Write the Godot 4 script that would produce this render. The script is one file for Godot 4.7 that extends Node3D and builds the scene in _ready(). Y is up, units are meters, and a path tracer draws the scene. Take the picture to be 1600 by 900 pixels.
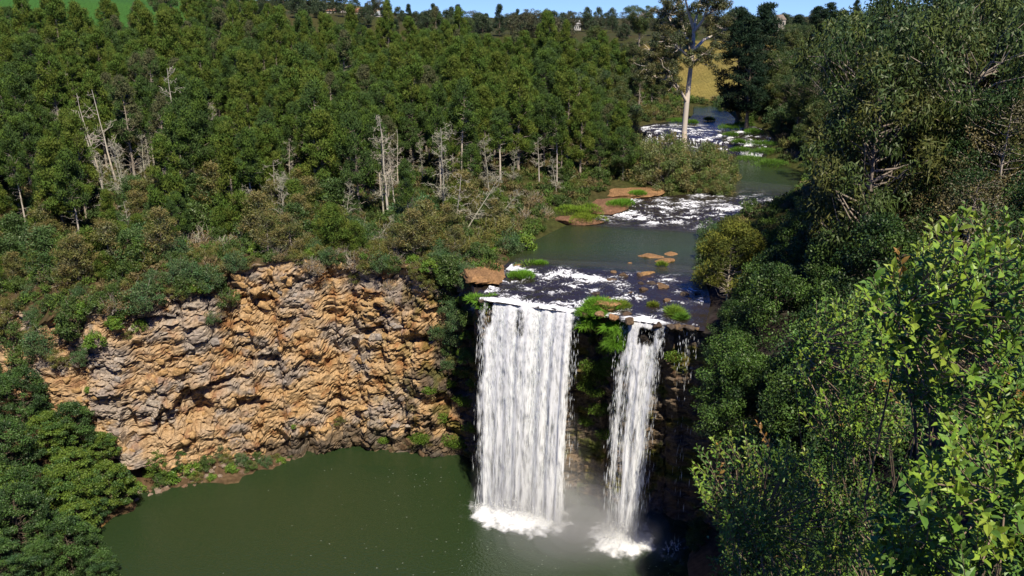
extends Node3D

# ---------------------------------------------------------------- view
const FOCAL := 1386.0
const EYE := Vector3(0, 36, 0)
const PITCH := 0.30020
var rng := RandomNumberGenerator.new()
var counts := {}

func ray(px: float, py: float) -> Vector3:
	var u := (px - 800.0) / FOCAL
	var v := (450.0 - py) / FOCAL
	return Vector3(u, -sin(PITCH) + v * cos(PITCH), -(cos(PITCH) + v * sin(PITCH)))

func at(px: float, py: float, h: float) -> Vector3:      # point of the photo on the level h
	var r := ray(px, py)
	return EYE + r * ((h - EYE.y) / r.y)

func deep(px: float, py: float, d: float) -> Vector3:    # point of the photo at the distance d
	var r := ray(px, py)
	return EYE + r * (d / -r.z)

# ---------------------------------------------------------------- mesh collector
class MB:
	var v := PackedVector3Array()
	var n := PackedVector3Array()
	var c := PackedColorArray()
	func tri(a: Vector3, b: Vector3, d: Vector3, col: Color) -> void:
		var m := (d - a).cross(b - a).normalized()
		v.append(a); v.append(b); v.append(d)
		n.append(m); n.append(m); n.append(m)
		c.append(col); c.append(col); c.append(col)
	func tri3(a: Vector3, b: Vector3, d: Vector3, ca: Color, cb: Color, cd: Color) -> void:
		var m := (d - a).cross(b - a).normalized()
		v.append(a); v.append(b); v.append(d)
		n.append(m); n.append(m); n.append(m)
		c.append(ca); c.append(cb); c.append(cd)
	func smooth(a: Vector3, b: Vector3, d: Vector3, na: Vector3, nb: Vector3, nd: Vector3, col: Color) -> void:
		v.append(a); v.append(b); v.append(d)
		n.append(na); n.append(nb); n.append(nd)
		c.append(col); c.append(col); c.append(col)
	func mesh(m: Material) -> ArrayMesh:
		var arr := []
		arr.resize(Mesh.ARRAY_MAX)
		arr[Mesh.ARRAY_VERTEX] = v
		arr[Mesh.ARRAY_NORMAL] = n
		arr[Mesh.ARRAY_COLOR] = c
		var out := ArrayMesh.new()
		out.add_surface_from_arrays(Mesh.PRIMITIVE_TRIANGLES, arr)
		out.surface_set_material(0, m)
		return out

func tube(mb: MB, pts: Array, radii: Array, sides: int, col: Color, wob := 0.0) -> void:
	var rings := []
	var outs := []
	for i in pts.size():
		var p: Vector3 = pts[i]
		var t: Vector3 = (pts[mini(i + 1, pts.size() - 1)] - pts[maxi(i - 1, 0)]).normalized()
		var s := t.cross(Vector3(0.31, 0.12, 0.94)).normalized()
		if s.length() < 0.1: s = t.cross(Vector3.UP).normalized()
		var q := t.cross(s)
		var ring := PackedVector3Array()
		var nor := PackedVector3Array()
		for k in sides:
			var a := TAU * k / sides
			var o := s * cos(a) + q * sin(a)
			ring.append(p + o * radii[i] * (1.0 + wob * rng.randf_range(-1, 1)))
			nor.append(o)
		rings.append(ring); outs.append(nor)
	for i in pts.size() - 1:
		var A: PackedVector3Array = rings[i]
		var B: PackedVector3Array = rings[i + 1]
		var NA: PackedVector3Array = outs[i]
		var NB: PackedVector3Array = outs[i + 1]
		var cc := shift(col, 0.10)
		for k in sides:
			var l := (k + 1) % sides
			mb.smooth(A[k], B[k], A[l], NA[k], NB[k], NA[l], cc)
			mb.smooth(A[l], B[k], B[l], NA[l], NB[k], NB[l], cc)

func shift(c: Color, by: float) -> Color:
	var k := 1.0 + rng.randf_range(-by, by)
	return Color(c.r * k * (1.0 + rng.randf_range(-by, by) * 0.4), c.g * k, c.b * k * (1.0 + rng.randf_range(-by, by) * 0.4))

func rdir() -> Vector3:
	var z := rng.randf_range(-1, 1)
	var a := rng.randf() * TAU
	var r := sqrt(1.0 - z * z)
	return Vector3(r * cos(a), z, r * sin(a))

# ---------------------------------------------------------------- objects
func numbered(called: String) -> String:
	var k: int = counts.get(called, 0)
	counts[called] = k + 1
	return called if k == 0 else "%s_%03d" % [called, k]

func tag(o: Node, label: String, category: String, group := "", kind := "") -> Node:
	if label: o.set_meta("label", label)
	if category: o.set_meta("category", category)
	if group: o.set_meta("group", group)
	if kind: o.set_meta("kind", kind)
	return o

func mi(called: String, m: Mesh, parent: Node = null, pos := Vector3.ZERO) -> MeshInstance3D:
	var o := MeshInstance3D.new()
	o.mesh = m
	o.name = called if parent else numbered(called)
	o.position = pos
	if parent: parent.add_child(o, true)
	else: add_child(o)
	return o

func base(called: String, pos := Vector3.ZERO) -> Node3D:
	var o := Node3D.new()
	o.name = numbered(called)
	o.position = pos
	add_child(o)
	return o

# A prototype is {called, label, category, group, parts: [[name, mesh] ...]}
func put(p: Dictionary, pos: Vector3, scale := Vector3.ONE, turn := 0.0, label := "", group := "", lean := 0.0) -> Node3D:
	var o: Node3D
	if p.has("first"):
		o = p.first.duplicate()
		o.name = numbered(p.called)
		add_child(o)
	else:
		o = base(p.called)
		for part in p.parts:
			mi(part[0], part[1], o)
		p.first = o
	o.transform = Transform3D(Basis(Vector3.BACK, lean) * Basis(Vector3.UP, turn) * Basis.from_scale(scale), pos)
	tag(o, label if label else p.label, p.category, group if group else p.group)
	return o

# ---------------------------------------------------------------- materials
var M := {}
func mat(called: String, rough: float, spec := 0.4, back := 0.0) -> StandardMaterial3D:
	var m := StandardMaterial3D.new()
	m.resource_name = called
	m.vertex_color_use_as_albedo = true
	m.roughness = rough
	m.metallic_specular = spec
	if back > 0.0:
		m.backlight_enabled = true
		m.backlight = Color(back, back, back * 0.6)
	m.cull_mode = BaseMaterial3D.CULL_DISABLED
	M[called] = m
	return m

func noise_tex(freq: float, lo: Color, hi: Color, seed_: int, kind := FastNoiseLite.TYPE_SIMPLEX_SMOOTH, octaves := 5) -> NoiseTexture2D:
	var f := FastNoiseLite.new()
	f.noise_type = kind; f.frequency = freq; f.seed = seed_; f.fractal_octaves = octaves
	var t := NoiseTexture2D.new()
	t.width = 512; t.height = 512; t.seamless = true; t.noise = f
	var g := Gradient.new()
	g.set_color(0, lo); g.set_color(1, hi)
	t.color_ramp = g
	return t

func bumpy(m: StandardMaterial3D, freq: float, seed_: int, strength: float, scale: float, octaves := 5) -> void:
	var f := FastNoiseLite.new()
	f.noise_type = FastNoiseLite.TYPE_SIMPLEX_SMOOTH; f.frequency = freq; f.seed = seed_; f.fractal_octaves = octaves
	var t := NoiseTexture2D.new()
	t.width = 512; t.height = 512; t.seamless = true; t.noise = f; t.as_normal_map = true; t.bump_strength = 8.0
	m.normal_enabled = true; m.normal_texture = t; m.normal_scale = strength
	m.uv1_triplanar = true; m.uv1_world_triplanar = true
	m.uv1_scale = Vector3(scale, scale, scale)

func materials() -> void:
	mat("needles", 0.65, 0.25, 0.16)
	mat("leaf", 0.5, 0.35, 0.2)
	mat("near_leaf", 0.42, 0.35, 0.5)
	mat("grass", 0.6, 0.3, 0.5)
	mat("bark", 0.9, 0.2)
	mat("plaster", 0.8, 0.3)
	var r := mat("rock", 0.85, 0.3)
	r.albedo_texture = noise_tex(0.012, Color(0.55, 0.54, 0.53), Color(1, 1, 1), 3)
	bumpy(r, 0.02, 11, 0.9, 0.35)
	var w := mat("wet_rock", 0.35, 0.5)
	w.albedo_texture = r.albedo_texture
	bumpy(w, 0.02, 12, 0.9, 0.35)
	var g := mat("soil", 0.95, 0.2)
	g.albedo_texture = noise_tex(0.01, Color(0.55, 0.55, 0.52), Color(1, 1, 1), 4)
	g.uv1_triplanar = true; g.uv1_world_triplanar = true; g.uv1_scale = Vector3(0.2, 0.2, 0.2)
	mat("foam", 0.7, 0.3, 0.5)
	mat("falling", 0.7, 0.3, 0.6)
	var p := StandardMaterial3D.new()
	p.resource_name = "pool_water"
	p.albedo_color = Color(0.019, 0.036, 0.013, 0.86).linear_to_srgb()
	p.albedo_color.a = 0.86
	p.transparency = BaseMaterial3D.TRANSPARENCY_ALPHA
	p.roughness = 0.16
	p.metallic_specular = 0.5
	bumpy(p, 0.02, 21, 0.55, 0.16, 5)
	M["pool"] = p
	var q := mat("river", 0.12, 0.5)
	bumpy(q, 0.02, 22, 0.8, 0.25, 4)

# ---------------------------------------------------------------- the land
var plateau_pts := [
	[-130, 100, 0], [-100, 128, 4], [-80, 124, -3], [-60, 124, -1], [-48, 128, 1.2], [-25, 131, 1], [-5, 124, 0.8],
	[-30, 150, 4.5], [-60, 150, 7], [-100, 150, 10], [-150, 150, 14], [-20, 180, 7], [-60, 190, 13], [-110, 190, 18], [-160, 190, 24], [0, 200, 7], [-30, 230, 11], [-80, 250, 18], [-140, 250, 23],
	[20, 230, 8], [10, 280, 14], [-40, 300, 18], [-120, 320, 28], [30, 270, 8], [-200, 330, 35.5], [-200, 400, 42], [-190, 460, 46], [-300, 500, 54], [-100, 430, 36], [0, 450, 27], [100, 450, 27], [60, 330, 12],
	[55, 305, 8], [75, 312, 9], [82, 350, 17], [88, 400, 25], [110, 350, 17], [200, 450, 28], [300, 600, 32], [0, 700, 29], [-110, 700, 36], [-220, 700, 45], [70, 600, 27], [150, 700, 24], [0, 1100, 30], [-300, 1000, 50], [300, 1000, 32],
	[45, 112, 3], [58, 112, 10], [85, 120, 16], [70, 160, 10], [100, 160, 14], [65, 200, 4], [78, 210, 9], [105, 210, 13], [75, 250, 8], [110, 260, 14], [140, 200, 20], [45, 88, 4], [60, 72, 16], [44, 50, 12], [62, 40, 28], [30, 25, 21], [46, 12, 34],
	[22, 4, 32], [6, 8, 28], [0, 0, 34.2], [-10, 0, 34], [0, -25, 36], [0, 12, 20], [-15, 15, 12], [0, 28, 0], [-30, 20, 6], [-20, 30, -10], [20, 34, 2], [-40, 35, -14], [-80, 35, -8], [-120, 60, 4], [-140, 90, 6], [-60, 0, 20], [-130, 10, 12], [90, 0, 38], [100, 80, 24], [130, 130, 22], [42, 190, 3], [38, 178, 3]]
var gorge_pts := [
	[0, 100, -36], [-20, 110, -36], [10, 90, -36], [-30, 100, -36], [0, 70, -36], [-20, 80, -36], [15, 105, -36], [-15, 118, -35], [5, 116, -36], [-38, 95, -35], [-42, 106, -34],
	[-50, 92, -30.6], [-57, 99, -30.4], [-55, 104, -30.3], [-52, 113, -30.2], [-45.5, 115.5, -30.2], [-38, 119, -30.2], [-33, 123, -30.3], [-62, 95, -26], [-66, 108, -22], [-60, 116, -23], [-75, 100, -18], [-75, 112, -15], [-86, 96, -12], [-60, 80, -25], [-80, 75, -14], [-46, 121, -27.5], [-40, 123.5, -28.5], [-68, 117, -18],
	[-40, 50, -20], [0, 45, -22], [30, 60, -20], [32, 88, -25], [30, 98, -28]]
var river_left := []
var river_right := []
var river_rough := []
var cuts := []            # cross-sections: [left, right]
var rim := PackedVector2Array()
var gorge_poly := PackedVector2Array()

func blend(list: Array, x: float, d: float, soft: float) -> float:
	var ws := 0.0
	var hs := 0.0
	for p in list:
		var dx: float = x - p[0]
		var dd: float = d - p[1]
		var r := dx * dx + dd * dd + soft
		var w := 1.0 / (r * r)
		ws += w
		hs += w * p[2]
	return hs / ws

func river_near(x: float, d: float) -> Vector2:      # (distance to the water, its level)
	var best := 1e9
	var lev := 0.0
	for q in cuts:
		var a: Vector3 = q[0]
		var bx: float = q[1].x - a.x
		var bd: float = -(q[1].z - a.z)
		var px := x - a.x
		var pd := d + a.z
		var t := clampf((px * bx + pd * bd) / (bx * bx + bd * bd), 0, 1)
		var ex := px - bx * t
		var ed := pd - bd * t
		var r := ex * ex + ed * ed
		if r < best:
			best = r
			lev = a.y + (q[1].y - a.y) * t
	return Vector2(sqrt(best), lev)

var lump := FastNoiseLite.new()
func plateau(x: float, d: float) -> float:
	var h := blend(plateau_pts, x, d, 12.0)
	h += lump.get_noise_2d(x, d) * 0.9
	if x > -30 and x < 95 and d > 92 and d < 325:
		var rn := river_near(x, d)
		var e := rn.x - 0.7
		if e < 0.0:
			h = rn.y - 0.9
		else:
			h = lerpf(rn.y - 0.5 + minf(e, 2.0) * 0.45, h, smoothstep(0.0, 16.0, e))
	return h

func in_gorge(x: float, d: float) -> bool:
	return Geometry2D.is_point_in_polygon(Vector2(x, d), gorge_poly)

func land(x: float, d: float) -> float:
	if in_gorge(x, d):
		return blend(gorge_pts, x, d, 3.0)
	return plateau(x, d)

func axis(lo: float, hi: float, fine_lo: float, fine_hi: float, step: float) -> PackedFloat32Array:
	var a := PackedFloat32Array()
	var x := fine_lo
	while x < fine_hi:
		a.append(x); x += step
	var s := step
	while x < hi:
		a.append(x); x += s; s *= 1.22
	a.append(hi)
	x = fine_lo - step; s = step * 1.22
	while x > lo:
		a.insert(0, x); x -= s; s *= 1.22
	a.insert(0, lo)
	return a

var rim_data := []    # [point, level of the top, undercut, level of the foot, px]
func layout() -> void:
	lump.frequency = 0.06; lump.seed = 5
	var L := [[748, 467, 0], [782, 430, .45], [802, 410, .95], [815, 390, 1], [885, 355, 1], [945, 335, 1.4], [985, 312, 2.1], [1090, 303, 2.3], [1060, 270, 2.45], [1010, 240, 2.6], [1005, 222, 2.7], [1003, 205, 5.2], [1000, 199, 5.8], [1020, 194, 6.2], [1078, 186, 6.4], [1085, 178, 6.5], [1085, 166, 6.6]]
	var R := [[1090, 513, 0], [1100, 470, .45], [1092, 430, .95], [1090, 390, 1], [1098, 368, 1.1], [1110, 350, 1.5], [1160, 330, 2.1], [1225, 312, 2.3], [1240, 288, 2.45], [1248, 268, 2.5], [1190, 247, 2.6], [1195, 234, 4.2], [1205, 217, 5.4], [1190, 202, 6.1], [1150, 188, 6.4], [1140, 178, 6.5], [1122, 164, 6.6]]
	river_rough = [1.0, .95, .22, .0, .04, .9, .8, .25, .04, .0, .5, 1.0, .8, .35, .05, .02, 0.0]
	for k in L.size():
		river_left.append(at(L[k][0], L[k][1], L[k][2]))
		river_right.append(at(R[k][0], R[k][1], R[k][2]))
	for k in L.size() - 1:
		for j in 8:
			var t := j / 8.0
			cuts.append([river_left[k].lerp(river_left[k + 1], t), river_right[k].lerp(river_right[k + 1], t)])
	# the rim of the gorge: [px, py, top, undercut, foot]
	var rp := [[-120, 545, -9, -3, -13], [0, 497, -6, -3, -17], [120, 486, -3.5, -3, -23], [240, 452, -1, -2.5, -29], [400, 416, 1, -1.5, -31.5], [520, 404, 1.2, -0.5, -31.5], [640, 416, .9, 0.0, -31.5], [700, 420, .7, 0.5, -31.5], [730, 426, .5, 0.5, -31.5], [744, 447, .2, 1.5, -31.5], [752, 468, -.35, 4.5, -31.5], [910, 483, -.4, 5.0, -32], [1000, 498, -.4, 4.5, -32], [1090, 513, -.4, 4, -32]]
	var raw := []
	raw.append([Vector2(-112, 84), -6.0, -2.0, -12.0, -300.0])
	for q in rp:
		var p := at(q[0], q[1], q[2])
		raw.append([Vector2(p.x, -p.z), float(q[2]), float(q[3]), float(q[4]), float(q[0])])
	for q in [[25, 95, 0.5], [28, 84, 2], [28, 68, 3], [25, 50, 3], [12, 38, 2]]:
		raw.append([Vector2(q[0], q[1]), float(q[2]), 2.0, -32.0, 1200.0])
	# resample
	for k in raw.size() - 1:
		var a: Array = raw[k]
		var b: Array = raw[k + 1]
		var step := 0.24 if (k >= 1 and k <= 13) else 1.2
		var m := maxi(2, int(a[0].distance_to(b[0]) / step))
		for j in m:
			var t := float(j) / m
			var p0: Vector2 = raw[maxi(k - 1, 0)][0]
			var p3: Vector2 = raw[mini(k + 2, raw.size() - 1)][0]
			var pos: Vector2 = a[0].cubic_interpolate(b[0], p0, p3, t)
			if k == 11 or k == 12: pos = a[0].lerp(b[0], t)
			rim_data.append([pos, lerpf(a[1], b[1], t), lerpf(a[2], b[2], t), lerpf(a[3], b[3], t), lerpf(a[4], b[4], t)])
	var jag := FastNoiseLite.new()
	jag.frequency = 0.11; jag.seed = 15; jag.fractal_octaves = 4
	for k in rim_data.size():
		var q: Array = rim_data[k]
		if q[4] < 745.0:
			var e := smoothstep(745.0, 690.0, q[4])
			q[0] += Vector2(0.25, 1.0) * jag.get_noise_2d(k * 0.26, 0.0) * 2.6 * e
			q[1] += jag.get_noise_2d(k * 0.26, 50.0) * 2.2 * e
		elif q[4] < 1095.0:
			q[0] += Vector2(0.2, 1.0) * jag.get_noise_2d(k * 0.8, 90.0) * 1.1
			q[1] += jag.get_noise_2d(k * 0.9, 130.0) * 0.4 - 0.1
	for k in rim_data.size():
		rim.append(rim_data[k][0])
	for k in range(0, rim_data.size(), 6):
		var o := outward(k)
		gorge_poly.append(rim_data[k][0] + o * (7.0 + maxf(rim_data[k][2], 0.0)))
	for q in [[0, 36], [-40, 40], [-85, 45], [-115, 62]]:
		gorge_poly.append(Vector2(q[0], q[1]))

func outward(k: int) -> Vector2:
	var t: Vector2 = (rim_data[mini(k + 14, rim_data.size() - 1)][0] - rim_data[maxi(k - 14, 0)][0]).normalized()
	return Vector2(-t.y, t.x)

func ground() -> void:
	var xs := axis(-700, 700, -112, 112, 2.0)
	var ds := axis(-60, 1500, 0, 330, 2.0)
	var hs := PackedFloat32Array()
	hs.resize(xs.size() * ds.size())
	for j in ds.size():
		for i in xs.size():
			hs[j * xs.size() + i] = land(xs[i], ds[j])
	var cn := FastNoiseLite.new()
	cn.frequency = 0.03; cn.seed = 8
	var cf := FastNoiseLite.new()
	cf.frequency = 0.25; cf.seed = 9
	var verts := PackedVector3Array()
	var cols := PackedColorArray()
	var nors := PackedVector3Array()
	var w := xs.size()
	for j in ds.size():
		for i in w:
			var x := xs[i]
			var d := ds[j]
			verts.append(Vector3(x, hs[j * w + i], -d))
			var i0 := maxi(i - 1, 0)
			var i1 := mini(i + 1, w - 1)
			var j0 := maxi(j - 1, 0)
			var j1 := mini(j + 1, ds.size() - 1)
			nors.append(Vector3(-(hs[j * w + i1] - hs[j * w + i0]) / (xs[i1] - xs[i0]), 1, (hs[j1 * w + i] - hs[j0 * w + i]) / (ds[j1] - ds[j0])).normalized())
			var a := cn.get_noise_2d(x, d) * 0.5 + 0.5
			var b := cf.get_noise_2d(x, d) * 0.5 + 0.5
			var c := Color(0.075, 0.06, 0.03).lerp(Color(0.05, 0.07, 0.018), clampf(a * 1.3, 0, 1)).lerp(Color(0.14, 0.10, 0.05), b * b * 0.4)
			if x < -120 and d > 300: c = Color(0.055, 0.15, 0.03).lerp(Color(0.20, 0.17, 0.05), smoothstep(440, 470, d + a * 30.0)) * (0.8 + 0.4 * b)
			if x > 56 and x < 125 and d > 306 and d < 400: c = Color(0.30, 0.23, 0.075).lerp(Color(0.14, 0.16, 0.04), a * 0.6) * (0.8 + 0.4 * b)
			if d > 40 and d < 135 and x < 40 and hs[j * w + i] < -8.0: c = Color(0.10, 0.07, 0.045).lerp(Color(0.16, 0.105, 0.06), b)
			cols.append(c)
	var idx := PackedInt32Array()
	for j in ds.size() - 1:
		for i in w - 1:
			var k := j * w + i
			idx.append_array(PackedInt32Array([k, k + w, k + 1, k + 1, k + w, k + w + 1]))
	var arr := []
	arr.resize(Mesh.ARRAY_MAX)
	arr[Mesh.ARRAY_VERTEX] = verts; arr[Mesh.ARRAY_NORMAL] = nors; arr[Mesh.ARRAY_COLOR] = cols; arr[Mesh.ARRAY_INDEX] = idx
	var m := ArrayMesh.new()
	m.add_surface_from_arrays(Mesh.PRIMITIVE_TRIANGLES, arr)
	m.surface_set_material(0, M.soil)
	tag(mi("terrain", m), "wooded valley ground sloping up around the falls", "ground", "", "structure")

# ---------------------------------------------------------------- the cliff
var cell_a := FastNoiseLite.new()
var cell_b := FastNoiseLite.new()
var cell_c := FastNoiseLite.new()
var soft_a := FastNoiseLite.new()
var soft_b := FastNoiseLite.new()
var caves := [[300, 640, 2.6, 3.0, 3.2], [262, 655, 1.6, 2.2, 2.4], [330, 605, 2.6, 1.0, 1.8], [205, 660, .9, 3.2, 1.5], [400, 625, 2.6, .6, 1.2], [420, 560, 2.5, .7, 1.4], [480, 690, 1.2, 2.4, 1.8], [650, 535, 2.6, .8, 1.5], [530, 622, 1.8, .7, 1.3], [250, 500, 3.2, .7, 1.6], [585, 520, 2.2, .7, 1.3], [130, 580, .8, 3, 1.4], [620, 640, .9, 1.6, 1.1], [560, 705, 9.0, .7, 2.2], [520, 500, .8, 1.6, .9], [365, 588, 2.2, .5, 1.2], [690, 640, 1.2, 2.6, 1.8], [715, 600, 1.6, 2.0, 1.6]]
var cave_pts := []
var cliff_pts := []       # [point, outward] of the visible face, for plants and stones

func setup_cliff_noise() -> void:
	for q in [[cell_a, 31, 1.0], [cell_b, 32, 1.0], [cell_c, 33, 1.0]]:
		var f: FastNoiseLite = q[0]
		f.noise_type = FastNoiseLite.TYPE_CELLULAR
		f.cellular_return_type = FastNoiseLite.RETURN_CELL_VALUE
		f.cellular_jitter = 0.9
		f.frequency = 1.0
		f.fractal_type = FastNoiseLite.FRACTAL_NONE
		f.seed = q[1]
	soft_a.frequency = 0.07; soft_a.seed = 41
	soft_b.frequency = 0.35; soft_b.seed = 42; soft_b.fractal_octaves = 4

func hash1(x: float, y: float, k: float) -> float:
	return fposmod(sin(x * 127.1 + y * 311.7 + k * 74.7) * 43758.5453, 1.0)

func blocks(x: float, y: float, k: float, tilt: float, crack: float) -> float:
	# jointed blocks: every cell is a tilted face of its own, with an open joint around it
	var ix := floorf(x)
	var iy := floorf(y)
	var d1 := 9.0
	var d2 := 9.0
	var bx := 0.0
	var by := 0.0
	var cx := 0.0
	var cy := 0.0
	for a in range(-1, 2):
		for b in range(-1, 2):
			var gx := ix + a
			var gy := iy + b
			var px := gx + 0.1 + 0.8 * hash1(gx, gy, k)
			var py := gy + 0.1 + 0.8 * hash1(gx, gy, k + 1.0)
			var d := absf(px - x) * 0.6 + absf(py - y) * 0.6 + sqrt((px - x) * (px - x) + (py - y) * (py - y)) * 0.4
			if d < d1:
				d2 = d1; d1 = d; bx = gx; by = gy; cx = px; cy = py
			elif d < d2: d2 = d
	var h := hash1(bx, by, k + 2.0) - 0.5
	h += ((hash1(bx, by, k + 3.0) - 0.5) * (x - cx) + (hash1(bx, by, k + 4.0) - 0.2) * (y - cy)) * tilt
	return h - crack * smoothstep(0.14, 0.02, d2 - d1)

func relief(s: float, y: float) -> float:
	var ang := cell_a.get_noise_2d(s / 7.5, y / 6.0) * 1.3
	var u := s * cos(ang) + y * sin(ang)
	var w := -s * sin(ang) + y * cos(ang)
	var warp := soft_b.get_noise_2d(s, y)
	var g := soft_a.get_noise_2d(s * 1.2, y * 1.5) * 1.1
	var busy := smoothstep(-0.25, 0.2, soft_a.get_noise_2d(s * 1.5 + 800.0, y * 1.5 + 20.0))
	g += blocks(s / 3.6 + warp * 0.10, y / 1.9 + warp * 0.10, 1.0, 1.0, 0.5) * 0.95
	g += blocks(u / 1.9 + warp * 0.04, w / 0.8 + warp * 0.06, 11.0, 1.0, 0.75) * lerpf(0.22, 0.5, busy)
	g += blocks(u / 0.8, w / 0.5, 21.0, 1.2, 0.2) * lerpf(0.10, 0.24, busy)
	return g

func rock_color(s: float, y: float, px: float, g: float) -> Color:
	var a := soft_a.get_noise_2d(s * 1.3 + 300.0, y * 1.6)
	var b := soft_b.get_noise_2d(s * 0.8 + 90.0, y * 1.1)
	var e := cell_b.get_noise_2d(s / 1.4 + 20.0, y / 0.9)
	var c := Color(0.52, 0.33, 0.15).lerp(Color(0.56, 0.40, 0.235), clampf(0.5 + b * 1.2, 0, 1))
	c = c.lerp(Color(0.30, 0.135, 0.06), clampf(b * -2.4 - 0.35, 0, 0.8))
	var grey := clampf(0.15 + a * 2.3 + e * 0.5, 0, 1)
	if px < 320: grey = clampf(grey + 0.15, 0, 1)
	if y > -5: grey = clampf(grey + 0.15 + b, 0, 1)
	c = c.lerp(Color(0.46, 0.405, 0.35).lerp(Color(0.33, 0.30, 0.285), clampf(0.5 + e, 0, 1)), grey * 0.85)
	# dark wet basalt under the falls and along the water
	var wet := smoothstep(600.0, 720.0, px + a * 120.0) * smoothstep(2.0, -8.0, y + a * 6.0)
	wet = maxf(wet, smoothstep(-24.5, -27.5, y + b * 3.0) * smoothstep(330, 420, px))
	wet = maxf(wet, smoothstep(735.0, 760.0, px))
	wet = smoothstep(0.40, 0.60, wet + e * 0.35 + b * 0.3)
	c = c.lerp(Color(0.115, 0.10, 0.085).lerp(Color(0.165, 0.12, 0.075), clampf(0.4 + e, 0, 1)), wet * 0.9)
	# moss
	var ms := soft_b.get_noise_2d(s * 0.7 + 400.0, y * 0.7 + 30.0) + soft_a.get_noise_2d(s * 2.0, y * 2.0 + 70.0) * 0.7
	var mk := smoothstep(500.0, 760.0, px) * 1.0
	c = c.lerp(Color(0.085, 0.115, 0.018).lerp(Color(0.16, 0.14, 0.025), clampf(0.5 + e, 0, 1)), clampf((ms - 0.10) * 5.0, 0, 0.9) * mk)
	return c

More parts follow.
